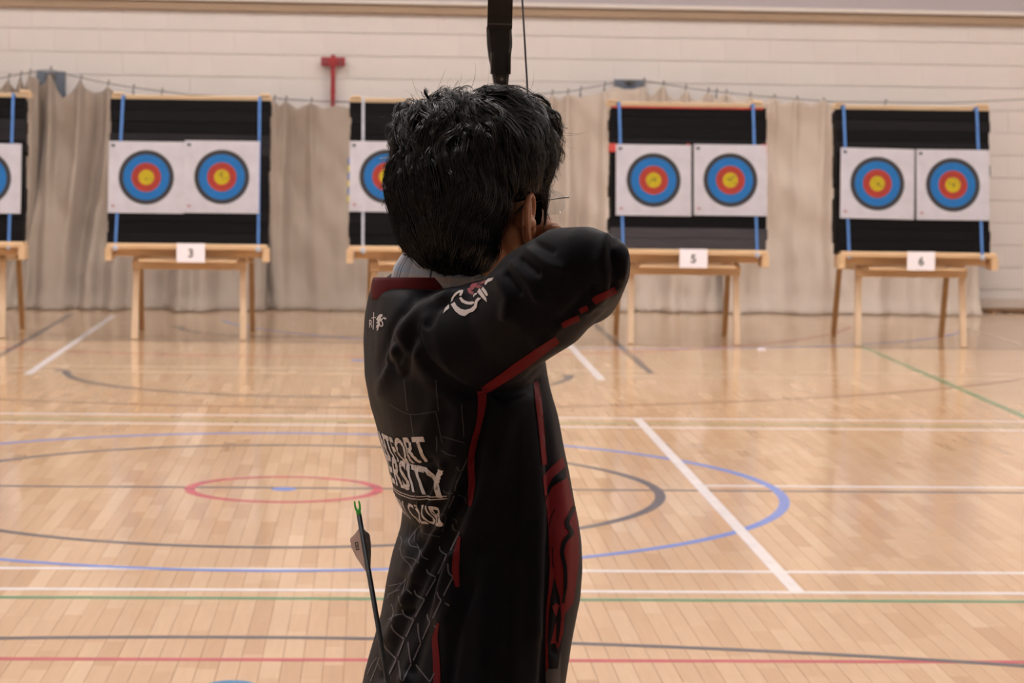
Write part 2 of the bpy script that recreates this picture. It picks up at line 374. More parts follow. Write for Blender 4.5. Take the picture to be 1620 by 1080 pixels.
for (a, b, c, d, lab) in ((58,113,103,152,'blue grey steel wall bracket above the leftmost curtain swags'), (972,126,1020,146,'blue grey steel wall bracket above the boss right of the archer')):
    A = P(a, d, 26.44); B = P(c, b, 26.44); t = empty('wall_bracket', ((A.x+B.x)/2, 26.44, (A.z+B.z)/2)); w = (B.x-A.x)/2; h = (B.z-A.z)/2
    bm = bmesh.new(); box(bm, (-w, 0, -h), (w, .05, h), bevel=.006); obj('plate', bm, M_plate, t)
    bm = bmesh.new(); tube(bm, [(0, -.16, h*.6), (0, 0, h*.6)], .018, 10); box(bm, (-.05, -.02, h*.35), (.05, .0, h*.85), bevel=.004); obj('eye_bolt', bm, M_cable, t)
    for sx in (-1, 1):
        bm = bmesh.new(); tube(bm, [(sx*w*.75, -.01, 0), (sx*w*.75, .005, 0)], .012, 8); obj('bolt', bm, M_cable, t)
    tag(t, lab, 'bracket')
# red steel post with a T head
M_red = mat('red_paint_steel', (.36,.022,.03), .4, noise_amt=.2)
A = P(527, 96, 26.42); t = empty('net_post', (A.x, 26.42, 0)); tag(t, 'red steel post with a T-shaped head standing against the wall', 'post')
zz = A.z
bm = bmesh.new(); box(bm, (-.022, -.02, .02), (.022, .02, zz+.06), bevel=.004); obj('pole', bm, M_red, t)
bm = bmesh.new(); box(bm, (-.12, -.03, zz-.055), (.12, .01, zz+.035), bevel=.008); obj('crossbar', bm, M_red, t)
for sx in (-1, 1):
    bm = bmesh.new(); tube(bm, [(sx*.075, -.045, zz-.01), (sx*.075, -.03, zz-.01)], .028, 16); obj('roller', bm, mat('worn_red', (.25,.05,.06), .5), t)
    bm = bmesh.new(); beam(bm, (0, .0, zz-.02), (sx*.02, .02, zz-.32), .012, .012); obj('brace', bm, M_red, t)
bm = bmesh.new(); box(bm, (-.2, -.12, 0), (.2, .04, .02), bevel=.004); obj('base_plate', bm, M_red, t)

# ------------------------------------------------------------------ target stands
def wood(name, c, c2): return mat(name, c, .55, c2=c2, nscale=5, stretch=(.6, 6, 6), bump=.2, bscale=40)
M_pineX = wood('pine', (.70,.50,.31), (.60,.40,.22)); M_pineZ = mat('pine_upright_lit', (.74,.57,.40), .55, c2=(.66,.48,.31), nscale=5, stretch=(6,6,.6))  # upright pine is brightened, light on the front legs put into the colour
M_pineR = mat('pine_rear_shaded', (.42,.24,.10), .55, c2=(.36,.19,.075), nscale=5, stretch=(6,6,.6))  # same pine darkened, the shade under the boss put into the colour
M_blue = mat('blue_strap', (.07,.20,.52), .6, noise_amt=.2); M_whs = mat('white_strap', (.45,.47,.55), .6, noise_amt=.2)
TILT = math.radians(9.5)
def stand_base():
    t = empty('target_stand')
    def bar(name, a, b, w, d, m, up=(0,1,0)):
        bm = bmesh.new(); beam(bm, a, b, w, d, up); return obj(name, bm, m, t)
    ty = math.tan(TILT)
    for s in (-1, 1):
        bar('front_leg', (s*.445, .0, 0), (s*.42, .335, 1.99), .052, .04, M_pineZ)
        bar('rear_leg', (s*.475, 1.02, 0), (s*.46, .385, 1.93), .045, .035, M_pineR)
        bar('spacer_block', (s*.36, .03, .665), (s*.36, .20, .675), .06, .05, M_pineX)
        bm = bmesh.new(); box(bm, (s*.636-.028, -.245, .655), (s*.636+.028, .0, .765), bevel=.006); obj('ledge_end', bm, M_pineX, t)
    bm = bmesh.new(); box(bm, (-.648, -.25, .752), (.648, .05, .798), bevel=.01); obj('ledge', bm, M_pineX, t)
    bm = bmesh.new(); box(bm, (-.60, -.10, .685), (.60, -.06, .750), bevel=.005); obj('ledge_beam', bm, M_pineX, t)
    bm = bmesh.new(); box(bm, (-.40, -.20, .645), (.40, -.05, .668), bevel=.005); obj('batten', bm, M_pineX, t)
    bm = bmesh.new(); box(bm, (-.47, .035, .575), (.47, .075, .655), bevel=.004); obj('lower_rail', bm, M_pineX, t)
    bm = bmesh.new(); box(bm, (-.49, .80, .60), (.49, .835, .665), bevel=.004); obj('rear_rail', bm, M_pineX, t)
    bm = bmesh.new(); box(bm, (-.655, .20, 1.965), (.655, .33, 2.005), bevel=.006); obj('top_rail', bm, M_pineX, t)
    bm = bmesh.new(); box(bm, (.56, .19, 2.0), (.645, .31, 2.03), bevel=.008); obj('rail_block', bm, M_pineX, t)
    bm = bmesh.new(); box(bm, (-.645, .19, 2.0), (-.56, .31, 2.022), bevel=.008); obj('rail_block', bm, M_pineX, t)
    return t
ts0 = stand_base()
def dup(root):
    r = root.copy(); COL.objects.link(r)
    for ch in list(root.children): c = ch.copy(); COL.objects.link(c); c.parent = r
    return r
def foam_mat(g, i): return mat('foam_%d' % i, (g*1.05, g*.97, g*1.08), .9, spec=.14, noise_amt=.35, nscale=6, stretch=(.4, 1, 14), bump=.6, bscale=30)
FM = [foam_mat(g, i) for i, g in enumerate((.0065, .009, .013, .022, .06))]
M_paper = None
def face_mat():
    m = bpy.data.materials.new('printed_target_paper'); m.use_nodes = True; nt = m.node_tree; b = nt.nodes['Principled BSDF']; L = nt.links.new
    tc = nt.nodes.new('ShaderNodeTexCoord'); sx = nt.nodes.new('ShaderNodeVectorMath'); sx.operation = 'MULTIPLY'; sx.inputs[1].default_value = (1, 0, 1)
    L(tc.outputs['Object'], sx.inputs[0]); ln = nt.nodes.new('ShaderNodeVectorMath'); ln.operation = 'LENGTH'; L(sx.outputs[0], ln.inputs[0])
    dv = nt.nodes.new('ShaderNodeMath'); dv.operation = 'DIVIDE'; dv.inputs[1].default_value = .30; L(ln.outputs['Value'], dv.inputs[0])
    cr = nt.nodes.new('ShaderNodeValToRGB'); cr.color_ramp.interpolation = 'CONSTANT'; e = cr.color_ramp.elements
    Y_, R_, B_, K_, W_ = (.84,.66,.03,1), (.64,.085,.06,1), (.03,.26,.72,1), (.075,.072,.08,1), (.92,.89,.96,1)
    e[0].position = 0; e[0].color = Y_; e[1].position = .207; e[1].color = R_
    for p, c in ((.112, (.55,.38,.03,1)), (.117, Y_), (.30, (.40,.05,.04,1)), (.305, R_), (.397, B_), (.508, (.03,.13,.40,1)), (.513, B_), (.620, K_), (.745, W_)):
        x = e.new(p); x.color = c
    L(dv.outputs[0], cr.inputs[0])
    n = nt.nodes.new('ShaderNodeTexNoise'); n.inputs['Scale'].default_value = 9; n.inputs['Detail'].default_value = 8; L(tc.outputs['Object'], n.inputs['Vector'])
    mr = nt.nodes.new('ShaderNodeMapRange'); mr.inputs[1].default_value = .3; mr.inputs[2].default_value = .7; mr.inputs[3].default_value = .93; mr.inputs[4].default_value = 1.03; L(n.outputs[0], mr.inputs[0])
    v = nt.nodes.new('ShaderNodeVectorMath'); v.operation = 'SCALE'; L(cr.outputs[0], v.inputs[0]); L(mr.outputs[0], v.inputs['Scale']); L(v.outputs[0], b.inputs['Base Color'])
    b.inputs['Roughness'].default_value = .6; b.inputs['Specular IOR Level'].default_value = .3
    return m
M_face = face_mat()
M_ink = mat('dark_print', (.05,.05,.055), .7); M_pink = mat('pink_print', (.55,.25,.27), .7); M_card = mat('white_card', (.93,.90,.97), .6, noise_amt=.03); M_hole = mat('arrow_hole', (.12,.10,.05), .9)
M_pin = mat('pin_steel', (.3,.3,.3), .3, metal=.8)
def make_face(w=.61, h=.60, seed=0):
    rnd = random.Random(seed); bm = bmesh.new(); n = 14; G = []
    cut = rnd.choice([0,1])
    for j in range(n+1):
        row = []
        for i in range(n+1):
            x = -w/2+w*i/n; z = -h/2+h*j/n
            y = -.0035*abs(noise.noise(Vector((x*4+seed*3, z*4, seed))))
            row.append(bm.verts.new((x, y, z)))
        G.append(row)
    for A, B in zip(G, G[1:]):
        for i in range(n): bm.faces.new((A[i], A[i+1], B[i+1], B[i]))
    bmesh.ops.solidify(bm, geom=bm.faces[:], thickness=-.0012)
    t = empty('paper_target'); obj('sheet', bm, M_face, t)
    def part(nm, lo, hi, m):
        b2 = bmesh.new(); box(b2, lo, hi); obj(nm, b2, m, t)
    part('corner_mark', (-w/2+.022, -.0085, h/2-.045), (-w/2+.05, -.0035, h/2-.027), M_ink)
    part('corner_mark', (-w/2+.03, -.0085, -h/2+.05), (-w/2+.055, -.0035, -h/2+.063), M_pink)
    for sx in (-1, 1):
        for sz in (-1, 1):
            b2 = bmesh.new(); tube(b2, [(sx*(w/2-.015), -.012, sz*(h/2-.015)), (sx*(w/2-.015), 0, sz*(h/2-.015))], .004, 8); obj('pin', b2, M_pin, t)
    b2 = bmesh.new()
    for k in range(16):
        a = rnd.uniform(0, 6.28); r = abs(rnd.gauss(0, .055)); r = min(r, .2)
        tube(b2, [(r*math.cos(a), -.0068, r*math.sin(a)), (r*math.cos(a), -.0015, r*math.sin(a))], rnd.uniform(.003, .0055), 6)
    o = obj('arrow_hole', b2, M_hole, t); o['kind'] = 'stuff'
    return t
def boss(xc, w, grays, yaw, label, straps, smat, extras=(), h=1.185):
    t = empty('target_boss', (xc, 21.535, .80), (-TILT, 0, yaw)); tag(t, label, 'target boss', 'black layered foam target bosses')
    n = len(grays); z = 0.0
    hs = [1.0+random.uniform(-.06,.06) for _ in grays]; k = h/sum(hs)
    for i, g in enumerate(grays):
        lh = hs[i]*k; ox = random.uniform(-.006, .006); oy = random.uniform(-.003, .003)
        bm = bmesh.new(); nx = 10
        ww = w + random.uniform(-.012, .012)
        box(bm, (-ww/2+ox, oy, z+.001), (ww/2+ox, .23+oy, z+lh-.001), bevel=.004)
        obj('foam_layer', bm, FM[g], t); z += lh
    for (x_top, x_bot) in straps:
        bm = bmesh.new(); a = Vector((x_bot, -.006, -.03)); b = Vector((x_top, -.006, h+.03)); dz = (b-a)
        for v in box(bm, (-.0115, -.0025, 0), (.0115, .0025, 1)): v.co = a + dz*v.co.z + Vector((v.co.x, v.co.y, 0))
        obj('strap', bm, smat, t)
        bm = bmesh.new(); box(bm, (x_top-.0115, -.006, h+.026), (x_top+.0115, .20, h+.031)); obj('strap', bm, smat, t)
        bm = bmesh.new(); ellipsoid(bm, (x_bot, -.022, -.045), .022, .014, .026, n=12); obj('strap_knot', bm, M_whs, t)
    return t
M_redtape = mat('red_tape', (.55,.05,.035), .5, noise_amt=.3)
def put_face(bt, px0, px1, pz0, pz1, seed, label, rot=0):
    """px: local x range, pz: local z range on the boss front"""
    w = px1-px0-.004; h = pz1-pz0; t = make_face(w, h, seed)
    bm_ = Matrix.Translation(bt.location) @ bt.rotation_euler.to_matrix().to_4x4()
    t.matrix_world = bm_ @ Matrix.Translation(((px0+px1)/2, -.0135, (pz0+pz1)/2)) @ Matrix.Rotation(rot, 4, 'Y')
    return tag(t, label, 'target face', 'paper target faces with coloured rings')
def card(xc, txt, label):
    t = empty('number_card', (xc, 21.492, .727)); tag(t, label, 'sign', 'white number cards on the stands')
    bm = bmesh.new(); box(bm, (-.115, -.002, -.077), (.115, .001, .077)); obj('sheet', bm, M_card, t)
    bm = text_bm(txt, .095, .0022)
    for v in bm.verts: v.co = Vector((v.co.x, -.0035, v.co.y-.034))
    r = bmesh.ops.extrude_face_region(bm, geom=bm.faces[:])
    for v in [g for g in r['geom'] if isinstance(g, bmesh.types.BMVert)]: v.co.y += .0012
    obj('numeral', bm, M_ink, t)
def local_range(bt, pa, pb, x_only=False): pass
def Lp(bt, px, py):
    """pixel to the local x, z on a boss front plane"""
    Mi = (Matrix.Translation(bt.location) @ bt.rotation_euler.to_matrix().to_4x4()).inverted()
    o_ = Mi @ CAMP; d = Mi.to_3x3() @ ray(px, py); k = (-.01-o_.y)/d.y; q = o_+d*k; return q.x, q.z
STANDS = [
 # xc, width, layers, yaw, straps, strap mat, faces (px quads), number, name
 dict(x=-3.50, w=1.29, g=[0,1,0,0,1,1,2,1,1,3,3,0,0], yaw=.03, st=[(-.55,-.56),(.545,.53)], sm=M_blue, fx=[(-206,-87,226,338),(-86,33,226,338)], n=None, who='leftmost'),
 dict(x=-1.525, w=1.30, g=[1,0,1,0,0,0,1,1,3,3,0,1,0], yaw=.0, st=[(-.545,-.585),(.565,.57)], sm=M_blue, fx=[(172,291,223,338),(292,410,222,338)], n='3', who='number 3'),
 dict(x=.425, w=1.29, g=[0,0,1,0,0,0,0,1,0,0,0,1,0], yaw=.0, st=[(-.54,-.53),(.55,.56)], sm=M_whs, fx=[(553,671,223,336),(672,790,223,336)], n=None, who='behind the archer'),
 dict(x=2.565, w=1.29, g=[4,4,0,0,0,0,0,0,0,2,0,0,0], yaw=-.0, st=[(-.575,-.54),(.535,.565)], sm=M_blue, fx=[(974,1094,228,342),(1097,1214,228,342)], n='5', who='number 5'),
 dict(x=4.425, w=1.27, g=[0,0,0,0,0,0,0,0,0,2,0,2,0], yaw=-.035, st=[(-.575,-.53),(.53,.57)], sm=M_blue, fx=[(1329,1447,234,347),(1449,1566,236,349)], n='6', who='number 6'),
]
fseed = 1
for i, s in enumerate(STANDS):
    t = ts0 if i == 0 else dup(ts0); t.location = (s['x']+(-.005 if i == 1 else .045 if i == 4 else 0), 21.76, 0)
    tag(t, {'leftmost': 'pale wooden target stand cut off by the left edge of the photo', 'behind the archer': 'pale wooden target stand mostly hidden behind the archer', 'number 3': 'whole pale wooden target stand left of the archer', 'number 5': "pale wooden target stand just right of the archer's elbow", 'number 6': 'pale wooden target stand at the far right'}[s['who']], 'target stand', 'wooden target stands')
    bl = {'leftmost': 'black layered foam boss with blue straps, cut off by the left edge', 'number 3': 'black layered foam boss with blue straps, fully visible left of the archer', 'behind the archer': 'black layered foam boss with a pale strap, partly hidden behind the archer', 'number 5': "black layered foam boss with grey bottom layers and red tape", 'number 6': 'black layered foam boss with blue straps on the far right stand'}[s['who']]
    b = boss(s['x'], s['w'], s['g'], s['yaw'], bl, s['st'], s['sm'])
    for j, (a, c, y0, y1) in enumerate(s['fx']):
        l0, zt0 = Lp(b, a, y0); l1, zb0 = Lp(b, c, y1)
        nm = {'leftmost': 'the boss cut off by the left edge', 'number 3': 'the fully visible boss left of the archer', 'behind the archer': "the boss behind the archer's head", 'number 5': "the boss right of the archer's elbow", 'number 6': 'the far right boss'}[s['who']]
        side = 'left' if j == 0 else 'right'
        put_face(b, l0, l1, zb0, zt0, fseed, '%s paper target with coloured rings on %s' % (side, nm), rot=(.012 if (i, j) == (4, 0) else 0)); fseed += 1
    if s['n']: card({'3': P(302, 398, 21.5).x, '5': P(1097, 405, 21.5).x, '6': P(1457, 411, 21.5).x}[s['n']], s['n'], {'3': 'white card printed with a 3 on the stand left of the archer', '5': "white card printed with a 5 on the stand right of the archer's elbow", '6': 'white card printed with a 6 on the far right stand'}[s['n']])
    if s['n'] == '5':
        for (lo, hi, nm) in (((-.655, -.008, .80), (-.60, .10, .87), 'red_tape'), ((.605, -.008, .80), (.652, .10, .88), 'red_tape'), ((-.02, -.008, .855), (.01, -.002, .875), 'red_tape'), ((-.64, -.006, 1.168), (.62, .05, 1.180), 'red_edge_strip')):
            bm = bmesh.new(); box(bm, lo, hi, bevel=.004); tag(obj(nm, bm, M_redtape, b), 'red tape on the boss')
    if s['who'] == 'behind the archer':
        my = mat('old_face_yellow', (.5,.42,.05), .6); mb = mat('old_face_blue', (.06,.12,.32), .6)
        for k in range(6):
            bm = bmesh.new(); z0 = .36+k*.062; box(bm, (-.660, -.008, z0), (-.640, .06, z0+.05)); tag(obj('old_paper_scrap', bm, (my, mb)[k % 2], b), 'torn paper scrap behind the face')
# small white scrap on the floor
bm = bmesh.new(); q = P(1205, 553, 21.2); box(bm, (-.03, -.02, 0.001), (.03, .02, .012), bevel=.003); o = obj('paper_scrap', bm, M_card); o.location = (P(1205,553,21.25).x, 21.25, 0); tag(o, 'tiny white paper scrap on the floor right of the archer', 'paper')
#PART2
# ------------------------------------------------------------------ the archer
YA_ = 3.42
archer = empty('person', (.12, YA_, 0)); tag(archer, 'person in a black and maroon jersey aiming at the targets, seen from behind', 'person')
AO = Vector((.12, YA_, 0))
def aobj(name, bm_or_me, m, parent=archer, smooth=True):
    me = bm_or_me
    if isinstance(me, bmesh.types.BMesh):
        bmesh.ops.recalc_face_normals(me, faces=me.faces); x = bpy.data.meshes.new(name); me.to_mesh(x); me.free(); me = x
    me.transform(Matrix.Translation(-AO)); me.name = name
    return link(name, me, m, parent, smooth)
M_skin = mat('skin', (.42,.195,.11), .5, c2=(.36,.155,.085), nscale=30, bump=.15, bscale=300)
M_skin.node_tree.nodes['Principled BSDF'].inputs['Subsurface Weight'].default_value = .08
M_skin.node_tree.nodes['Principled BSDF'].inputs['Subsurface Radius'].default_value = (.01, .004, .002)
M_jersey = mat('black_jersey', (.0036,.0036,.0075), .55, spec=.07, noise_amt=.2, nscale=60, bump=.25, bscale=1400, sheen=.02)
M_maroon = mat('maroon_print', (.130,.011,.015), .65, spec=.08, noise_amt=.12, nscale=80, bump=.2, bscale=1400)
M_maroon2 = mat('maroon_collar', (.095,.008,.012), .75, spec=.15, noise_amt=.15, nscale=60)
M_wprint = mat('white_print', (.62,.57,.58), .6, noise_amt=.08, nscale=60)
M_gprint = mat('grey_print', (.075,.07,.088), .6, noise_amt=.3, nscale=30)
M_gprint2 = mat('faint_grey_print', (.022,.020,.026), .6, noise_amt=.3, nscale=30)
M_bprint = mat('black_print', (.0036,.0035,.006), .62, spec=.07)
M_rose = mat('rose_print', (.22,.03,.045), .6)
M_hair = mat('black_hair', (.0055,.0056,.0085), .24, spec=.62)
M_hairb = mat('black_hair_base', (.0035,.003,.0035), .9, spec=.0)
M_trouser = mat('dark_trousers', (.008,.008,.012), .8, spec=.1, bump=.3)
M_shoe = mat('dark_shoe', (.02,.02,.02), .5); M_sole = mat('shoe_sole', (.5,.5,.5), .7)
VZ = Vector((0,0,1))
TH = math.radians(43)
Fh = Vector((math.sin(TH), math.cos(TH), 0)); Rh = Vector((math.cos(TH), -math.sin(TH), 0))
HC = P(752, 318, 3.44)
def hp(r, f, u): return HC + Rh*r + Fh*f + VZ*u
AX = (Rh, Fh, VZ)

# body: one continuous surface (head, neck, slim torso, limbs, hands with fingers)
bm = bmesh.new()
ellipsoid(bm, hp(0,-.012,.032), .076, .094, .090, AX, 40)
ellipsoid(bm, hp(0,.030,-.010), .069, .066, .085, AX, 36)
ellipsoid(bm, hp(0,.040,-.060), .054, .058, .055, AX, 32)
ellipsoid(bm, hp(0,.078,-.090), .026, .024, .024, AX, 20)
for s in (-1, 1):
    ellipsoid(bm, hp(s*.050,.064,-.030), .020, .024, .020, AX, 20)          # cheekbone
    ellipsoid(bm, hp(s*.030,.084,.018), .024, .014, .009, AX, 20)           # brow
    ellipsoid(bm, hp(s*.011,.104,-.040), .008, .012, .008, AX, 14)          # nostril wing
    tube(bm, [hp(s*.062,.0,-.045), hp(s*.052,.045,-.078), hp(s*.020,.082,-.095)], [.018,.016,.014], 14, round_caps=True)   # jaw line
tube(bm, [hp(0,.090,.010), hp(0,.106,-.015), hp(0,.116,-.036)], [.008,.010,.011], 12, round_caps=True)
ellipsoid(bm, hp(0,.094,-.060), .024, .010, .006, AX, 16); ellipsoid(bm, hp(0,.092,-.072), .020, .010, .007, AX, 16)
NB = P(700, 470, 3.43)
tube(bm, [hp(0,-.015,-.02), hp(-.005,-.025,-.08), NB+Vector((.01,0,.03)), NB+Vector((.0,0,-.06))], [.060,.056,.058,.085], 28, round_caps=True)
hips = Vector((.142, 3.42, .93))
tube(bm, [NB+Vector((0,0,-.05)), NB+Vector((.02,0,-.15)), NB+Vector((.05,0,-.30)), hips+Vector((0,0,.05)), hips], [.065,.072,.066,.080,.085], 28, round_caps=True)
Sr = P(745, 525, 3.27); El = P(930, 428, 3.125); Wr = P(888, 402, 3.385)
Sl = P(715, 520, 3.58); Ell = P(757, 505, 3.86); Wl = P(787, 487, 4.08)
tube(bm, [NB+Vector((0,-.03,-.07)), Sr, (Sr+El)/2, El], [.06,.048,.036,.026], 20, round_caps=True)
tube(bm, [El, El.lerp(Wr, .35), Wr], [.026,.028,.022], 20, round_caps=True)
tube(bm, [NB+Vector((0,.03,-.07)), Sl, (Sl+Ell)/2, Ell], [.07,.055,.045,.036], 20, round_caps=True)
tube(bm, [Ell, Ell.lerp(Wl, .35), Wl], [.036,.036,.024], 20, round_caps=True)
NOCK = P(849, 394, 3.475)
# drawing hand: fingers hooked round the string, under the jaw
hand_dir = (NOCK-Wr).normalized(); side = hand_dir.cross(VZ).normalized(); upv = side.cross(hand_dir).normalized()
K0 = Wr + hand_dir*.050 + side*.010
ellipsoid(bm, Wr+hand_dir*.032+side*.006, .016, .042, .036, (side, hand_dir, upv), 24)
for k, (dz, ln, r_) in enumerate(((.028, .92, .0088), (.009, 1.0, .0092), (-.010, .96, .0088), (-.028, .78, .0078))):
    a = K0+upv*dz; tube(bm, [Wr+hand_dir*.02+upv*dz*.6, a, a+(hand_dir*.030+side*.008)*ln, a+(hand_dir*.042-side*.012)*ln, a+(hand_dir*.026-side*.026)*ln], [r_*1.1, r_*1.15, r_, r_*.95, r_*.85], 12, round_caps=True)
tube(bm, [Wr+hand_dir*.012-side*.008+upv*.012, Wr+hand_dir*.035-side*.022+upv*.006, Wr+hand_dir*.052-side*.024-upv*.012], [.012,.0105,.0085], 12, round_caps=True)
# bow hand round the grip
GRIP = Vector((P(790, 440, 4.17).x, 4.17, P(790, 470, 4.17).z))
hd = (GRIP-Wl).normalized(); sd = hd.cross(VZ).normalized(); uv_ = sd.cross(hd).normalized()
ellipsoid(bm, Wl+hd*.035, .018, .042, .038, (sd, hd, uv_), 24)
for dz, ln, r_ in ((.026,.9,.0088),(.008,1,.0092),(-.010,.95,.0088),(-.027,.8,.0078)):
    a = Wl+hd*.055-sd*.018+uv_*dz; tube(bm, [Wl+hd*.03-sd*.008+uv_*dz*.7, a, a+hd*.030*ln-sd*.006, a+hd*.046*ln+sd*.012, a+hd*.036*ln+sd*.030], [r_*1.1,r_*1.1,r_,r_*.95,r_*.85], 12, round_caps=True)
tube(bm, [Wl+hd*.02+sd*.012+uv_*.01, Wl+hd*.05+sd*.026+uv_*.016, Wl+hd*.075+sd*.018+uv_*.020], [.012,.0105,.0085], 12, round_caps=True)
# legs
FR = Vector((.13, 3.22, 0)); FL = Vector((.16, 3.66, 0))
for Ft, sy_ in ((FR, -.09), (FL, .09)):
    hj = hips+Vector((0, sy_, -.03)); kn = hj.lerp(Ft+VZ*.08, .5)+Vector((.02,0,0))
    tube(bm, [hj, hj.lerp(kn, .5), kn, kn.lerp(Ft+VZ*.08, .35), Ft+VZ*.08], [.085,.072,.052,.052,.034], 20, round_caps=True)
    tube(bm, [Ft+VZ*.06+Vector((-.03,0,0)), Ft+VZ*.045+Vector((.08,0,0)), Ft+VZ*.03+Vector((.16,0,0))], [.032,.032,.022], 16, round_caps=True)
body = aobj('body', remesh(bm, .0028, 6), M_skin)
# eyes
M_eye = mat('eye_white', (.6,.57,.55), .2); M_iris = mat('dark_iris', (.02,.01,.008), .15)
for s in (-1, 1):
    bm = bmesh.new(); ellipsoid(bm, hp(s*.031,.078,.002), .0125, .0125, .0115, AX, 20); e = aobj('eye', bm, M_eye)
    bm = bmesh.new(); ellipsoid(bm, hp(s*.031-.000,.0895,.002), .0055, .0018, .0055, AX, 14); aobj('iris', bm, M_iris, e)
# ears
def ear(s):
    at_ = lambda a, b, c=0: hp(s*(.0765+.50*a+c*.9), .022-1.02*a+c*.3, -.029+b*1.08)         # a: backwards, b: up, c: out of the ear's plane
    bm = bmesh.new()
    rim = [(.004,.010),(.001,.022),(.006,.032),(.016,.037),(.027,.033),(.0345,.020),(.0345,.004),(.030,-.010),(.023,-.021),(.014,-.031),(.006,-.034),(.002,-.027)]
    tube(bm, [at_(a, b, .004) for a, b in rim], [.0030,.0034,.0038,.0040,.0040,.0038,.0036,.0036,.0042,.0058,.0050,.0030], 12, round_caps=True)
    tube(bm, [at_(.012,.026,.002), at_(.021,.018,.003), at_(.024,.004,.003), at_(.020,-.010,.003), at_(.013,-.017,.003)], [.003,.0036,.0036,.0034,.003], 10, round_caps=True)
    ellipsoid(bm, at_(.017,.004,-.001), .0035, .018, .031, (Rh*s*.9+Fh*.3, (Fh*-.95+Rh*s*.34).normalized(), VZ), 24)
    ellipsoid(bm, at_(.003,-.006,.004), .004, .0045, .007, AX, 14)
    ellipsoid(bm, at_(.009,-.030,.002), .0042, .0085, .0090, (Rh*s, Fh, VZ), 16)
    tube(bm, [at_(.008,.004,-.008), at_(.012,.002,-.002)], [.014,.012], 14, round_caps=True)
    return aobj('ear', remesh(bm, .0013, 4), M_skin, body)
ear(1); ear(-1)

# ---- jersey: one cloth surface, lofted to the body and draped
rows = [(452,598,705,.080),(462,588,735,.115),(480,584,795,.160),(505,579,830,.190),(545,576,852,.200),(600,578,862,.200),(650,588,875,.195),(700,603,885,.190),
        (740,616,894,.186),(790,625,903,.186),(815,639,908,.186),(845,636,912,.188),(885,623,914,.190),(930,613,910,.195),(985,604,899,.200),(1040,589,890,.206),(1080,578,884,.210),(1140,566,878,.215),(1165,566,878,.212)]
PHI = math.radians(12); Nn = Vector((math.cos(PHI), math.sin(PHI), 0)); Ns = Vector((math.sin(PHI), -math.cos(PHI), 0))
bm = bmesh.new(); rings = []; NS = 72; AXIS = []
for (py, xl, xr, b) in rows:
    A = P(xl, py, YA_); B = P(xr, py, YA_); c = (A+B)/2; ext = (B.x-A.x)/2
    a = math.sqrt(max(ext**2-(b*math.sin(PHI))**2, .001))/math.cos(PHI); AXIS.append((c.z, c.copy(), a, b))
    ring = []
    for k in range(NS):
        t = 2*math.pi*k/NS; ct, st = math.cos(t), math.sin(t); e = .92
        ring.append(bm.verts.new(c + Nn*(a*math.copysign(abs(ct)**e, ct)) + Ns*(b*math.copysign(abs(st)**e, st))))
    rings.append(ring)
for A, B in zip(rings, rings[1:]):
    for k in range(NS): bm.faces.new((A[k], A[(k+1)%NS], B[(k+1)%NS], B[k]))
bm.faces.new(rings[0][::-1]); bm.faces.new(rings[-1])
# right sleeve, raised
tube(bm, [P(700,548,3.31), P(758,540,3.26), P(806,514,3.22), P(858,470,3.17), P(908,430,3.13), P(940,414,3.105), P(950,416,3.10)], [.066,.072,.062,.067,.059,.043,.036], 40, round_caps=True)
tube(bm, [P(690,515,3.36), P(738,506,3.30), P(777,482,3.26)], [.045,.044,.035], 32, round_caps=True)
tube(bm, [P(945,425,3.11), P(925,455,3.19), P(900,445,3.30), P(884,412,3.38)], [.040,.046,.040,.033], 32, round_caps=True)
tube(bm, [P(935,445,3.15), P(905,485,3.22), P(892,500,3.26)], [.040,.034,.024], 28, round_caps=True)
# bow-arm sleeve
tube(bm, [P(670,505,3.52), P(712,520,3.60), P(740,510,3.74), P(760,503,3.88), P(783,489,4.05)], [.075,.066,.058,.052,.042], 32, round_caps=True)
jm = remesh(bm, .0033, 8)

def seg_dist(px, py, line):
    best = np.full(px.shape, 1e9); side_ = np.zeros(px.shape)
    for (x0, y0), (x1, y1) in zip(line, line[1:]):
        dx, dy = x1-x0, y1-y0; L2 = dx*dx+dy*dy
        t = np.clip(((px-x0)*dx+(py-y0)*dy)/L2, 0, 1)
        d = np.hypot(px-x0-t*dx, py-y0-t*dy)
        best = np.minimum(best, d)
    return best
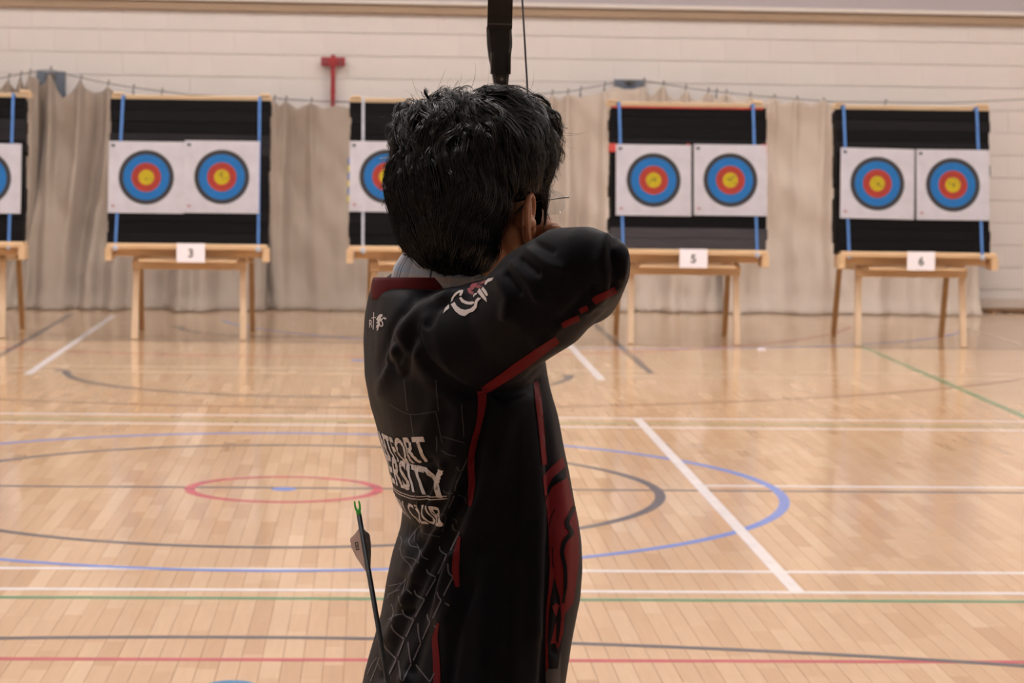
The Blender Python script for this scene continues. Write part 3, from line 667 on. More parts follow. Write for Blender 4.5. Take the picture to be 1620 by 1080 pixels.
# creases of the cloth: polyline in the photograph's frame, height in metres, width in px
CR = [
 ([(712,462),(672,480),(640,520),(615,575),(602,620)], .006, 11), ([(700,455),(655,472),(622,520),(604,575)], -.005, 8),
 ([(690,480),(668,500),(652,540),(640,590)], -.006, 8), ([(735,462),(695,474),(672,500),(662,530),(668,560)], .0055, 9),
 ([(720,470),(690,488),(676,515)], -.005, 6), ([(628,540),(633,560),(626,575)], -.006, 7), ([(612,575),(604,590)], -.004, 6),
 ([(662,530),(672,565),(700,595),(740,622),(765,628)], -.0045, 7), ([(655,560),(680,600),(720,632)], .004, 14),
 ([(790,440),(805,470),(800,500)], .004, 9), ([(803,436),(822,462)], -.0045, 5), ([(815,420),(838,446),(850,470)], .0045, 8), ([(826,412),(850,432)], -.0045, 5), ([(838,397),(865,418),(890,425)], .0035, 8), ([(848,385),(874,398)], -.003, 5),
 ([(975,368),(968,392),(975,425),(972,455)], -.006, 7), ([(962,378),(950,410),(958,445),(950,480)], .0045, 10), ([(990,385),(987,415),(985,440)], .003, 7),
 ([(870,365),(910,372),(945,380)], .002, 18), ([(935,455),(915,480),(890,505)], -.004, 8), ([(945,470),(930,490)], .004, 7),
 ([(900,500),(880,520),(850,545)], .003, 10),
 ([(765,620),(800,625),(835,615),(862,592)], -.005, 7), ([(826,640),(824,760),(812,900),(806,1080)], .004, 22), ([(858,605),(868,700),(872,800),(868,900),(862,1080)], -.007, 8), ([(845,640),(852,800),(848,1000)], .004, 16),
 ([(800,650),(780,740),(745,830),(722,900),(706,980)], .008, 20), ([(770,640),(752,720),(738,790),(712,850),(690,920),(672,990),(650,1060)], -.008, 10),
 ([(738,740),(715,800),(680,870),(640,950),(612,1010)], .007, 10), ([(752,700),(728,790),(694,860),(655,940),(628,1010),(604,1070)], -.006, 7),
 ([(705,790),(670,850),(640,905),(622,950)], -.005, 8), ([(720,880),(690,950),(660,1020),(640,1075)], .006, 9), ([(693,745),(672,790),(655,830),(642,850)], -.006, 8), ([(700,735),(682,785),(665,820)], .005, 7),
 ([(620,722),(650,735),(680,728)], -.004, 6), ([(618,745),(650,752),(672,750)], .002, 8), ([(625,795),(655,800),(690,790)], -.002, 6),
 ([(632,822),(655,838),(660,860)], -.006, 9), ([(640,855),(648,880),(640,905)], .004, 9), ([(628,915),(640,930),(655,925)], -.003, 8), ([(606,985),(622,970),(645,965)], -.0045, 7),
 ([(690,640),(670,690),(655,720)], .003, 14), ([(730,650),(715,720)], .003, 12),
 ([(885,760),(895,840),(892,930)], .003, 9), ([(878,880),(884,960),(876,1030)], -.004, 6), ([(745,930),(722,1000),(712,1080)], -.004, 9), ([(770,900),(760,1080)], .003, 16),
]
def crease(me, scale=1.0):
    n = len(me.vertices); co = np.empty(n*3); me.vertices.foreach_get('co', co); co = co.reshape(-1, 3)
    no = np.empty(n*3); me.vertices.foreach_get('normal', no); no = no.reshape(-1, 3)
    d = co-np.array(CAMP); z = d@np.array(FW); px = 810+F*(d@np.array(RR))/z; py = 540-F*(d@np.array(UU))/z
    vd = d/np.linalg.norm(d, axis=1)[:, None]; fac = np.clip(-(no*vd).sum(1)*2.2+.05, 0, 1)
    disp = np.zeros(n)
    for line_, amp, w in CR:
        m = fac > 0; dd = seg_dist(px[m], py[m], line_)
        disp[m] += amp*scale*np.exp(-(dd/w)**2)
    ns = np.array([noise.noise(Vector((c[0]*14, c[1]*14, c[2]*9)))*.0014 + noise.noise(Vector((c[0]*34, c[1]*34, c[2]*22)))*.0006 for c in co])
    co = co + no*(disp*fac+ns)[:, None]
    me.vertices.foreach_set('co', co.reshape(-1)); me.update()
crease(jm, 1.2)
jb = bmesh.new(); jb.from_mesh(jm); JT = BVHTree.FromBMesh(jb); jb.free()
jersey = aobj('jersey', jm, M_jersey)

# ---- prints, lying on the cloth
def lay(px, py, off):
    h = JT.ray_cast(CAMP, ray(px, py).normalized())
    return None if h[0] is None or h[0].y > 3.6 else h[0]+h[1]*off
def decal_bm(bm2, off, maxlen=4.0, mapper=None):
    """bm2 lies in photo coordinates (x, y); refine it and lay it on the jersey"""
    bmesh.ops.triangulate(bm2, faces=bm2.faces[:])
    for _ in range(7):
        es = [e for e in bm2.edges if e.calc_length() > maxlen]
        if not es: break
        bmesh.ops.subdivide_edges(bm2, edges=es, cuts=1); bmesh.ops.triangulate(bm2, faces=[f for f in bm2.faces if len(f.verts) > 3])
    bad = []
    for v in bm2.verts:
        q = (mapper or (lambda x, y: lay(x, y, off)))(v.co.x, v.co.y)
        if q is None: bad.append(v)
        else: v.co = q
    if bad: bmesh.ops.delete(bm2, geom=bad, context='VERTS')
    big = [f for f in bm2.faces if any(e.calc_length() > .035 for e in f.edges)]
    if big: bmesh.ops.delete(bm2, geom=big, context='FACES')
    return bm2
def dobj(name, bm2, m, parent=None):
    me = bpy.data.meshes.new(name); bm2.to_mesh(me); bm2.free(); me.transform(Matrix.Translation(-AO))
    o = link(name, me, m, parent or jersey, True); return o
def poly(pts, m, name='print', off=.0009):
    b2 = bmesh.new(); vs_ = [b2.verts.new((x, y, 0)) for x, y in pts]
    for tri in tessellate_polygon([[Vector((x, y, 0)) for x, y in pts]]): b2.faces.new([vs_[i] for i in tri])
    return dobj(name, decal_bm(b2, off), m)
def ribbon_into(b2, pts, w):
    P2 = []; 
    for (a, b) in zip(pts, pts[1:]):
        n = max(1, int(math.dist(a, b)/4)); P2 += [(a[0]+(b[0]-a[0])*i/n, a[1]+(b[1]-a[1])*i/n, i/n) for i in range(n)]
    P2.append((*pts[-1], 1)); prev = None; N = len(P2)
    for i, p in enumerate(P2):
        a = P2[max(i-1, 0)]; c = P2[min(i+1, N-1)]; dx, dy = c[0]-a[0], c[1]-a[1]; L = math.hypot(dx, dy) or 1
        ww = (np.interp(i/(N-1), np.linspace(0, 1, len(w)), w) if hasattr(w, '__len__') else w)/2
        q = [b2.verts.new((p[0]-dy/L*ww*s, p[1]+dx/L*ww*s, 0)) for s in (-1, 0, 1)]
        if prev:
            b2.faces.new((prev[0], prev[1], q[1], q[0])); b2.faces.new((prev[1], prev[2], q[2], q[1]))
        prev = q
def smooth_line(pts, n=6):
    out = []
    for i in range(len(pts)-1):
        p0 = pts[max(i-1,0)]; p1 = pts[i]; p2 = pts[i+1]; p3 = pts[min(i+2, len(pts)-1)]
        for k in range(n):
            t = k/n; out.append(tuple(.5*(2*p1[j]+(p2[j]-p0[j])*t+(2*p0[j]-5*p1[j]+4*p2[j]-p3[j])*t*t+(3*p1[j]-p0[j]-3*p2[j]+p3[j])*t**3) for j in (0, 1)))
    return out+[pts[-1]]
def ribbons(lines, w, m, name, off=.0010, sm=True):
    b2 = bmesh.new()
    for l in lines: ribbon_into(b2, smooth_line(l) if sm and len(l) > 2 else l, w)
    o = dobj(name, decal_bm(b2, off), m)
    if len(lines) > 1: o['kind'] = 'stuff'
    return o
# maroon piping
ribbons([[(764,618),(800,594),(840,566),(862,550),(882,536)]], [13,15,17,15,12], M_maroon, 'sleeve_piping')
ribbons([[(889,515),(902,508),(916,502)]], 9, M_maroon, 'sleeve_piping'); ribbons([[(917,492),(930,486)]], 8, M_maroon, 'sleeve_piping'); ribbons([[(940,477),(948,471),(974,458)]], 11, M_maroon, 'sleeve_piping')
ribbons([[(763,617),(762,645),(756,675),(748,705),(745,735),(747,765),(744,800)]], [16,13,9,10,12,12,5], M_maroon, 'side_piping')
ribbons([[(728,848),(722,880),(721,905),(724,928)]], [3,11,11,6], M_maroon, 'side_piping')
ribbons([[(694,985),(689,1010),(691,1045),(692,1095)]], [3,10,11,11], M_maroon, 'side_piping')
ribbons([[(847,604),(851,635),(855,670),(858,705),(861,735)]], [7,10,9,8,8], M_maroon, 'side_piping')
c3 = lambda L: [(840+x/2.842, 700+y/2.842) for x, y in L]
poly(c3([(52,150),(95,105),(143,62),(155,120),(185,250),(205,340),(213,430),(214,520),(205,600),(190,720),(150,770),(142,860),(120,930),(108,900),(80,905),(78,1000),(66,1060),(64,900),(68,760),(80,640),(84,540),(78,400),(70,300),(60,240)]), M_maroon, 'front_panel', .0007)
poly(c3([(62,262),(72,200),(100,155),(150,108),(156,160),(120,180),(92,200)]), M_bprint, 'panel_shape', .0014)
ribbons([c3([(192,288),(170,330),(158,365),(178,405),(150,440),(138,490),(150,560),(152,640),(142,720)])], [5,7,7,8,7,6,6,5,4], M_bprint, 'panel_squiggle', .0014)
poly(c3([(100,600),(128,690),(134,790),(120,905),(110,890),(112,800),(100,830),(84,900),(76,1000),(72,880),(80,760),(88,690)]), M_bprint, 'panel_flame', .0014)
poly(c3([(92,735),(108,720),(126,730),(116,752),(108,785),(98,760)]), M_maroon, 'panel_shape', .0020)
poly(c3([(84,900),(98,840),(112,800),(108,850),(100,900)]), M_maroon, 'panel_shape', .0020)
poly(c3([(75,1015),(118,1015),(130,930),(128,1080),(64,1100),(66,1030)]), M_gprint2, 'panel_hem', .0014)
ribbons([c3([(104,300),(88,340),(80,380)]), c3([(98,470),(96,520),(100,560)])], 1.6, M_bprint, 'panel_line', .0014)
# shoulder crest
c1 = lambda L: [(600+x/6, 400+y/6) for x, y in L]
poly(c1([(608,578),(630,525),(665,490),(668,528),(640,548)]), M_wprint, 'crest_shape')
poly(c1([(684,470),(690,430),(720,385),(760,360),(800,352),(778,370),(740,395),(712,425),(700,455)]), M_wprint, 'crest_shape')
poly(c1([(684,492),(718,468),(740,505),(780,535),(820,543),(870,530),(905,500),(915,455),(940,425),(972,430),(940,465),(930,520),(900,555),(860,570),(815,602),(770,590),(725,555)]), M_wprint, 'crest_shape')
poly(c1([(762,430),(780,418),(808,450),(850,465),(900,462),(912,475),(880,492),(830,490),(785,470)]), M_wprint, 'crest_shape')
poly(c1([(764,405),(770,375),(800,355),(796,385),(780,412)]), M_wprint, 'crest_shape')
poly(c1([(895,415),(905,390),(935,378),(930,395),(910,405),(904,420)]), M_wprint, 'crest_shape')
poly(c1([(936,372),(956,335),(1022,430),(1026,466),(985,430)]), M_wprint, 'crest_shape')
poly(c1([(972,345),(990,322),(1025,365),(1038,400),(1024,412)]), M_wprint, 'crest_shape')
poly(c1([(1004,300),(1012,270),(1040,245),(1090,235),(1075,262),(1035,280),(1018,305)]), M_wprint, 'crest_shape')
for L in ([(832,345),(862,332),(880,362),(902,372),(890,402),(850,385)], [(862,320),(885,295),(925,290),(935,300),(905,340),(890,360),(875,350)], [(915,320),(950,305),(985,318),(960,334),(925,336)], [(930,290),(985,270),(1015,262),(1000,290),(960,298)]):
    poly(c1(L), M_rose, 'crest_rose')
# nape lettering and little lion
def px_text(txt, cx_, cy_, h, sx=1.0, rot=0, m=M_wprint, name='lettering', bold=.0):
    b2 = text_bm(txt, 1.0, bold); ca, sa = math.cos(rot), math.sin(rot)
    for v in b2.verts:
        x, y = v.co.x*h*1.38*sx, -v.co.y*h*1.38; v.co = Vector((cx_+x*ca-y*sa, cy_+x*sa+y*ca, 0))
    return dobj(name, decal_bm(b2, .0010, 3.0), m)
px_text('R', 587.5, 518, 13, .55, 0, bold=.0)
ribbons([[(592.5,494),(591.5,521)], [(588.5,503),(596,502)]], 1.3, M_wprint, 'cross_mark', sm=False)
c6 = lambda L: [(560+x/3.374, 380+y/3.374) for x, y in L]
poly(c6([(128,410),(140,396),(154,394),(156,405),(146,412),(150,425),(140,440),(146,455),(136,462),(132,480),(124,482),(128,462),(122,470),(124,452),(132,448),(122,440),(130,432),(122,424)]), M_wprint, 'lion_emblem')
ribbons([c6([(146,460),(156,455),(156,440),(150,428),(160,416),(176,418)])], 1.8, M_wprint, 'lion_emblem')
poly(c6([(160,408),(178,418),(164,426),(168,418)]), M_wprint, 'lion_emblem')

# back lettering wraps round the back of the jersey
AXIS.sort(key=lambda q: q[0]); az = [q[0] for q in AXIS]
def back_point(s, z, off=.0010):
    """s: metres along the cloth from the middle of the back towards the right flank"""
    c = Vector([float(np.interp(z, az, [q[1][k] for q in AXIS])) for k in (0, 1)] + [z])
    a = float(np.interp(z, az, [q[2] for q in AXIS])); b = float(np.interp(z, az, [q[3] for q in AXIS]))
    t = 0; acc = 0; st = .02*(1 if s > 0 else -1)
    prev = (-a, 0)
    while acc < abs(s):
        t += st; cur = (-a*math.cos(t), b*math.sin(t)); acc += math.dist(prev, cur); prev = cur
        if abs(t) > 2: break
    d = (Nn*prev[0]+Ns*prev[1]).normalized()
    h = JT.ray_cast(c+d*.5, -d)
    return None if h[0] is None else h[0]+h[1]*off
def back_text(txt, s0, s1, z, h, bold=.012, warp=0):
    b2 = text_bm(txt, 1.0, bold); xs = [v.co.x for v in b2.verts]; x0, x1 = min(xs), max(xs)
    bmesh.ops.triangulate(b2, faces=b2.faces[:])
    for v in b2.verts: v.co = Vector((s0+(s1-s0)*(v.co.x-x0)/(x1-x0), v.co.y*h/.70, 0))
    for _ in range(6):
        es = [e for e in b2.edges if e.calc_length() > .004]
        if not es: break
        bmesh.ops.subdivide_edges(b2, edges=es, cuts=1); bmesh.ops.triangulate(b2, faces=[f for f in b2.faces if len(f.verts) > 3])
    bad = []
    for v in b2.verts:
        sx_ = v.co.x; q = back_point(sx_, z+v.co.y+warp*max(0, sx_-.05))
        if q is None: bad.append(v)
        else: v.co = q
    if bad: bmesh.ops.delete(b2, geom=bad, context='VERTS')
    dobj('lettering', b2, M_wprint)
zr = lambda py: P(660, py, 3.3).z
back_text('DE MONTFORT', -.165, .132, zr(739), .031, .028, warp=.14)
back_text('UNIVERSITY', -.165, .148, zr(781), .035, .028, warp=.0)
back_text('ARCHERY CLUB', -.150, .122, zr(835), .024, .014, warp=.09)
for dz in (0, .0035):
    b2 = bmesh.new(); prev = None
    for i in range(70):
        s = -.13+.27*i/69; z = zr(794)+dz-.002*math.cos(s*12)+.10*max(0, s-.06)
        q = [back_point(s, z), back_point(s, z+.0011)]
        if None in q: prev = None; continue
        q = [b2.verts.new(p) for p in q]
        if prev: b2.faces.new((prev[0], q[0], q[1], prev[1]))
        prev = q
    dobj('print_line', b2, M_wprint)
# net print
c7 = lambda L: [(560+x/4.5, 840+y/4.5) for x, y in L]
net = [[(755,10),(690,140)],[(660,175),(600,305)],[(585,335),(515,460)],[(505,485),(440,610)],[(430,630),(375,750)],[(360,775),(315,890)],[(305,915),(250,1030)],
 [(610,105),(620,140),(665,170)],[(520,270),(535,300),(585,325)],[(432,420),(450,455),(505,485)],[(348,555),(365,600),(430,630)],[(268,665),(290,710),(362,770)],[(210,780),(230,830),(305,910)],
 [(705,330),(640,460)],[(625,490),(565,620)],[(545,650),(490,770)],[(478,800),(425,920)],[(410,945),(350,1065)],
 [(670,230),(675,290),(705,325)],[(595,430),(605,465),(625,490)],[(527,590),(530,620),(548,648)],[(458,655),(465,740),(478,795)],[(388,790),(400,890),(410,940)],
 [(445,950),(500,1020),(545,1075)],[(575,1010),(545,1070)],[(650,510),(680,530)],[(575,670),(600,695)],[(320,920),(330,1000),(335,1060)],[(380,415),(415,445)]]
ribbons([c7(l) for l in net], 2.2, M_gprint, 'net_print')
wis = [[(335,120),(345,180),(400,240),(420,290)],[(360,180),(420,195),(465,225)],[(450,90),(470,150),(460,230)],[(250,390),(340,370),(372,335)],[(245,450),(300,420),(370,345)],[(320,460),(330,510),(345,530)],[(270,520),(285,570),(270,640)],[(240,480),(260,445),(330,415)],[(100,1020),(130,950),(165,900)],[(185,900),(150,1000),(120,1070)],[(395,60),(400,100),(460,120)],[(330,30),(345,80),(325,130)],[(375,330),(360,400),(350,450)],[(480,140),(490,180),(530,200)],[(390,70),(440,0)],[(170,930),(200,990)],[(250,630),(300,600),(350,590)]]
ribbons([c7(l) for l in wis], 1.3, M_gprint, 'net_print')
c2_ = lambda L: [(600+x/6, 680+y/6) for x, y in L]
up = [[(545,60),(552,130),(548,200)],[(740,350),(765,385),(790,370),(832,270)],[(610,560),(640,595),(705,600)],[(780,400),(735,500),(715,580)],[(710,620),(660,740)],[(500,770),(540,795),(630,800)],[(635,820),(600,960)],[(395,940),(450,985),(580,1010)],[(340,1060),(350,960),(400,900)],[(690,830),(730,850),(740,880)],[(700,890),(715,940),(765,965)],[(760,980),(710,1075)],[(690,890),(700,930),(730,960)],[(740,610),(810,640),(835,700)],[(590,190),(660,230),(730,245)],[(350,620),(360,680),(345,740)]]
ribbons([c2_(l) for l in up], 1.6, M_gprint2, 'net_print')
faint = [[(618,640),(650,655),(690,650)],[(650,655),(655,690)],[(690,650),(700,700)],[(690,600),(694,650)],[(640,600),(645,650)],[(730,640),(734,690)],[(700,690),(735,700)]]
ribbons(faint, 1.2, M_gprint2, 'net_print')
# seams
ribbons([[(700,470),(676,486),(664,515),(670,552),(694,583),(725,605),(760,618)]], 1.3, M_bprint, 'seam', .0012); ribbons([[(822,640),(822,760),(810,900),(805,1085)]], 1.6, M_bprint, 'seam', .0012)
ribbons([[(766,620),(800,632),(835,622)]], 1.3, M_bprint, 'seam', .0012)

# maroon collar of the jersey and the checked shirt collar
def ring_band(pts_top, pts_bot, thick, m, name, n=96, steps=6, bulge=.0, split=None):
    """closed band through two loops of control points (angles in order)"""
    bm = bmesh.new(); G = []
    uvl = bm.loops.layers.uv.new('uv')
    for j in range(steps+1):
        t = j/steps; row = []
        for k in range(n):
            a = 2*math.pi*k/n
            q = pts_top(a).lerp(pts_bot(a), t); c = (pts_top(0)+pts_top(math.pi))/2; o_ = (q-c); o_.z = 0; o_.normalize()
            row.append(bm.verts.new(q+o_*bulge*math.sin(math.pi*t)))
        G.append(row)
    for j in range(steps):
        for k in range(n):
            f = bm.faces.new((G[j][k], G[j][(k+1)%n], G[j+1][(k+1)%n], G[j+1][k]))
            for lp, (uu, vv) in zip(f.loops, ((k/n, j/steps), ((k+1)/n, j/steps), ((k+1)/n, (j+1)/steps), (k/n, (j+1)/steps))): lp[uvl].uv = (uu, vv)
    o = aobj(name, bm, m); sm = o.modifiers.new('t', 'SOLIDIFY'); sm.thickness = thick; sm.offset = 0
    return o
def loop(cx_, cy_, rx, ry, zf, Y=3.43):
    c = P(cx_, cy_, Y)
    return lambda a: Vector((c.x+rx*math.cos(a), c.y+ry*math.sin(a), c.z+zf(a)))
# a=pi: nape side (left in the photo), a=-pi/2: side nearest the camera
ring_band(loop(672,440,.0655,.072, lambda a: -.010*math.cos(a)*0-.004*math.sin(a)), loop(674,466,.069,.080, lambda a: .006*math.cos(a)-.002*math.sin(a)), .004, M_maroon2, 'collar_band', bulge=.002)
def plaid():
    m = bpy.data.materials.new('checked_shirt'); m.use_nodes = True; nt = m.node_tree; b = nt.nodes['Principled BSDF']; L = nt.links.new
    u = nt.nodes.new('ShaderNodeUVMap'); sp = nt.nodes.new('ShaderNodeSeparateXYZ'); L(u.outputs[0], sp.inputs[0])
    def ramp(src, stops):
        cr = nt.nodes.new('ShaderNodeValToRGB'); cr.color_ramp.interpolation = 'CONSTANT'; e = cr.color_ramp.elements
        e[0].position = 0; e[0].color = (*stops[0][1], 1); e[1].position = stops[1][0]; e[1].color = (*stops[1][1], 1)
        for p, c in stops[2:]: x = e.new(p); x.color = (*c, 1)
        L(src, cr.inputs[0]); return cr.outputs[0]
    fr = nt.nodes.new('ShaderNodeMath'); fr.operation = 'MULTIPLY'; fr.inputs[1].default_value = 3; L(sp.outputs[0], fr.inputs[0])
    f2 = nt.nodes.new('ShaderNodeMath'); f2.operation = 'FRACT'; L(fr.outputs[0], f2.inputs[0])
    w = (1,1,1); dk = (.16,.18,.25)
    cu = ramp(f2.outputs[0], [(0,w),(.10,dk),(.12,w),(.30,(.80,.84,.95)),(.50,w),(.62,(.62,.66,.72)),(.70,dk),(.715,(.62,.66,.72)),(.75,dk),(.765,(.62,.66,.72)),(.88,w)])
    cv = ramp(sp.outputs[1], [(0,(.40,.40,.44)),(.42,(.36,.41,.50)),(.62,(.47,.42,.41)),(.80,(.45,.44,.47))])
    mx = nt.nodes.new('ShaderNodeMix'); mx.data_type = 'RGBA'; mx.blend_type = 'MULTIPLY'; mx.inputs[0].default_value = 1
    L(cu, mx.inputs[6]); L(cv, mx.inputs[7]); L(mx.outputs[2], b.inputs['Base Color']); b.inputs['Roughness'].default_value = .85
    return m
ring_band(loop(705,404,.056,.060, lambda a: -.000*math.cos(a)+.002*math.sin(a)), loop(701,449,.0665,.076, lambda a: -.012*math.cos(a)*.6+.002*math.sin(a)), .0025, plaid(), 'shirt_collar', steps=10, bulge=.003)

# glasses
g = aobj('glasses', bmesh.new(), None); gm = mat('dark_metal_frame', (.10,.085,.08), .35, metal=.8)
M_lens = bpy.data.materials.new('lens_glass'); M_lens.use_nodes = True
nt = M_lens.node_tree; nt.nodes.clear(); o_ = nt.nodes.new('ShaderNodeOutputMaterial'); mx = nt.nodes.new('ShaderNodeMixShader'); fr_ = nt.nodes.new('ShaderNodeFresnel'); fr_.inputs[0].default_value = 1.35
ta = nt.nodes.new('ShaderNodeBsdfTransparent'); ta.inputs[0].default_value = (.93,.95,.96,1); gl_ = nt.nodes.new('ShaderNodeBsdfGlossy'); gl_.inputs['Roughness'].default_value = .02
mx.inputs[0].default_value = .05; nt.links.new(ta.outputs[0], mx.inputs[1]); nt.links.new(gl_.outputs[0], mx.inputs[2]); nt.links.new(mx.outputs[0], o_.inputs[0])
for s in (-1, 1):
    bm = bmesh.new(); c0 = (s*.037, .112, -.002); n = 28; rings_ = []
    for side_ in (0, 1):
        R_ = [bm.verts.new(hp(c0[0], c0[1]+side_*.0012+.0015, c0[2]))]
        for rr in (.5, 1.0):
            R_.append([bm.verts.new(hp(c0[0]+.0255*rr*math.copysign(abs(math.cos(a))**.8, math.cos(a)), c0[1]+side_*.0012+(.0015-.005*rr*rr), c0[2]+.0165*rr*math.copysign(abs(math.sin(a))**.8, math.sin(a)))) for a in [2*math.pi*k/n for k in range(n)]])
        for k in range(n):
            bm.faces.new((R_[0], R_[1][k], R_[1][(k+1)%n])); bm.faces.new((R_[1][k], R_[2][k], R_[2][(k+1)%n], R_[1][(k+1)%n]))
        rings_.append(R_[2])
    for k in range(n): bm.faces.new((rings_[0][k], rings_[0][(k+1)%n], rings_[1][(k+1)%n], rings_[1][k]))
    aobj('lens', bm, M_lens, g)
    bm = bmesh.new(); tube(bm, [hp(s*.060,.111,.006), hp(s*.070,.106,.006), hp(s*.076,.09,.006), hp(s*.0775,.04,.002), hp(s*.079,.005,-.002), hp(s*.078,-.012,-.014)], [.0014,.0016,.0013,.0010,.0011,.0013], 8, round_caps=True)
    aobj('temple_arm', bm, gm, g)
bm = bmesh.new(); tube(bm, [hp(-.014,.113,.002), hp(0,.117,.006), hp(.014,.113,.002)], .0011, 8, round_caps=True); aobj('bridge', bm, gm, g)

# ---- hair
bm = bmesh.new()
def he(px, py, Y, rx, ry, rz, ax=None): ellipsoid(bm, P(px, py, Y), rx, ry, rz, ax, 36)
he(752, 248, 3.43, .098, .105, .078); he(714, 300, 3.40, .078, .092, .090); he(708, 350, 3.385, .060, .072, .062)
he(722, 388, 3.395, .048, .058, .038); he(823, 213, 3.48, .043, .070, .046); he(703, 225, 3.41, .060, .08, .058); he(775, 190, 3.45, .065, .08, .036)
he(840, 246, 3.50, .026, .050, .034); he(788, 282, 3.41, .034, .06, .036); he(694, 255, 3.41, .053, .07, .06)
tube(bm, [hp(.073,.045,.045), hp(.0735,.040,.008), hp(.0700,.044,-.026)], [.013,.0085,.0050], 16, round_caps=True)
tube(bm, [hp(-.074,.04,.03), hp(-.076,.035,-.02)], [.018,.008], 14, round_caps=True)
hm = remesh(bm, .0035, 8)
for v in hm.vertices: v.co += v.normal*(noise.noise(v.co*26)*.0055 + noise.noise(v.co*60)*.002)
hm.update()
hb = bmesh.new(); hb.from_mesh(hm); HT = BVHTree.FromBMesh(hb); hb.free()
hair = aobj('hair', hm, M_hairb, archer)
crown = P(748, 158, 3.475)
tri = [(p.area, p.center.copy(), p.normal.copy()) for p in hm.polygons]
for i in range(len(tri)): tri[i] = (tri[i][0], tri[i][1]+AO, tri[i][2])
wts = np.array([t[0] for t in tri]); wts /= wts.sum()
ear_c = hp(.085, .01, -.03)
VV = []; FF = []
def strand(pts, r0_, k=3):
    base = len(VV); n = len(pts)
    t0 = (pts[1]-pts[0]); ref = t0.orthogonal().normalized()
    for i, p in enumerate(pts):
        t = (pts[min(i+1, n-1)]-pts[max(i-1, 0)]);
        if t.length < 1e-7: t = t0
        t = t.normalized(); ref = (ref-t*ref.dot(t)); ref = ref.normalized() if ref.length > 1e-6 else t.orthogonal().normalized(); b_ = t.cross(ref)
        rr = r0_*(1-.85*(i/(n-1))**2)
        for q in range(k):
            a = 2*math.pi*q/k; w_ = p+(ref*math.cos(a)+b_*math.sin(a))*rr-AO; VV.append((w_.x, w_.y, w_.z))
    for i in range(n-1):
        for q in range(k):
            FF.append((base+i*k+q, base+i*k+(q+1)%k, base+(i+1)*k+(q+1)%k, base+(i+1)*k+q))
def flow(p, nrm, wob):
    d = p-crown; d -= nrm*d.dot(nrm); dl = d.length
    d = d.normalized() if dl > 1e-4 else Vector((1,0,0))
    top = max(0, min(1, (p.z-(HC.z+.03))/.07))
    down = Vector((0,0,-1)); down -= nrm*down.dot(nrm)
    fwd = (Fh*.8+Rh*.5); fwd -= nrm*fwd.dot(nrm)
    sw = nrm.cross(d)
    rightness = max(0, min(1, (p.x-(crown.x+.0))/.05))
    v = d*(.5+.5*top) + down*(1.15*(1-top)+.25) + fwd*(rightness*(.9*(1-top)+.6*top)) + sw*(.35*top+wob*(.45+.5*top))
    n3 = (noise.noise_vector(p*19)*(.85+.75*top)+noise.noise_vector(p*38)*.45); n3 -= nrm*n3.dot(nrm)
    return (v+n3).normalized()
NCL = 2000
idx = rng.choice(len(tri), size=NCL, p=wts)
for ci, i in enumerate(idx):
    _, p, nrm = tri[i]
    lc = p-HC
    if lc.dot(Rh) > .045 and lc.dot(Fh) > .015 and lc.z < -.004: continue
    wob = random.gauss(0, .38); L = random.uniform(.065, .115); top = max(0, min(1, (p.z-(HC.z+.03))/.06)); L *= (1-.25*top)
    nseg = 16; step = L/nseg; path = [p+nrm*.0008]; nn = nrm; pos = p.copy(); frame = []
    lift = random.uniform(.0015, .0050)+top*max(0, random.gauss(.002, .0045))
    curl = random.gauss(0, 1)*(4+12*top); ang = 0; ok = True
    for k in range(nseg):
        d = flow(pos, nn, wob); ang += curl*step*(k/nseg)*6*.5
        d = Matrix.Rotation(ang*.35, 3, nn) @ d
        pos = pos+d*step; h = HT.find_nearest(pos)
        # beyond the lower rim the hair hangs free
        if h[0] is not None:
            sgn = (pos-h[0]).dot(h[1])
            off = lift*math.sin(math.pi*min(1, (k+1)/nseg*1.0))+.0012
            nn = h[1]; tgt = h[0]+nn*off
            pos2 = tgt if (sgn < off or k < nseg*.75) else pos
            if k >= nseg-2: pos2 = pos2.lerp(pos+nn*lift*.6, .6)
        else: pos2 = pos
        if (pos2-ear_c).length < .041 and pos2.z < HC.z+.012: ok = False; break
        path.append(pos2); pos = pos2
    if not ok and len(path) < 5: continue
    sp = random.uniform(.0012, .0045); ns_ = random.randint(7, 12)
    for s in range(ns_):
        ox = random.gauss(0, sp); oy = random.gauss(0, .0009); ph = random.uniform(0, 6.28); fr = random.uniform(.5, 1.3)
        pts = []; n = len(path)
        for k, q in enumerate(path):
            t = (path[min(k+1, n-1)]-path[max(k-1, 0)]).normalized(); h = nrm if k == 0 else (q-HC).normalized()
            sd_ = t.cross(h); f = k/(n-1); spread = 1-.62*f + .25*math.sin(f*3)
            wv = .0014*math.sin(f*7*fr+ph)*f
            pts.append(q + sd_*(ox*spread+wv) + h*(oy*(1-.3*f)+abs(oy)*.5))
        strand(pts, random.uniform(.00026, .00048))
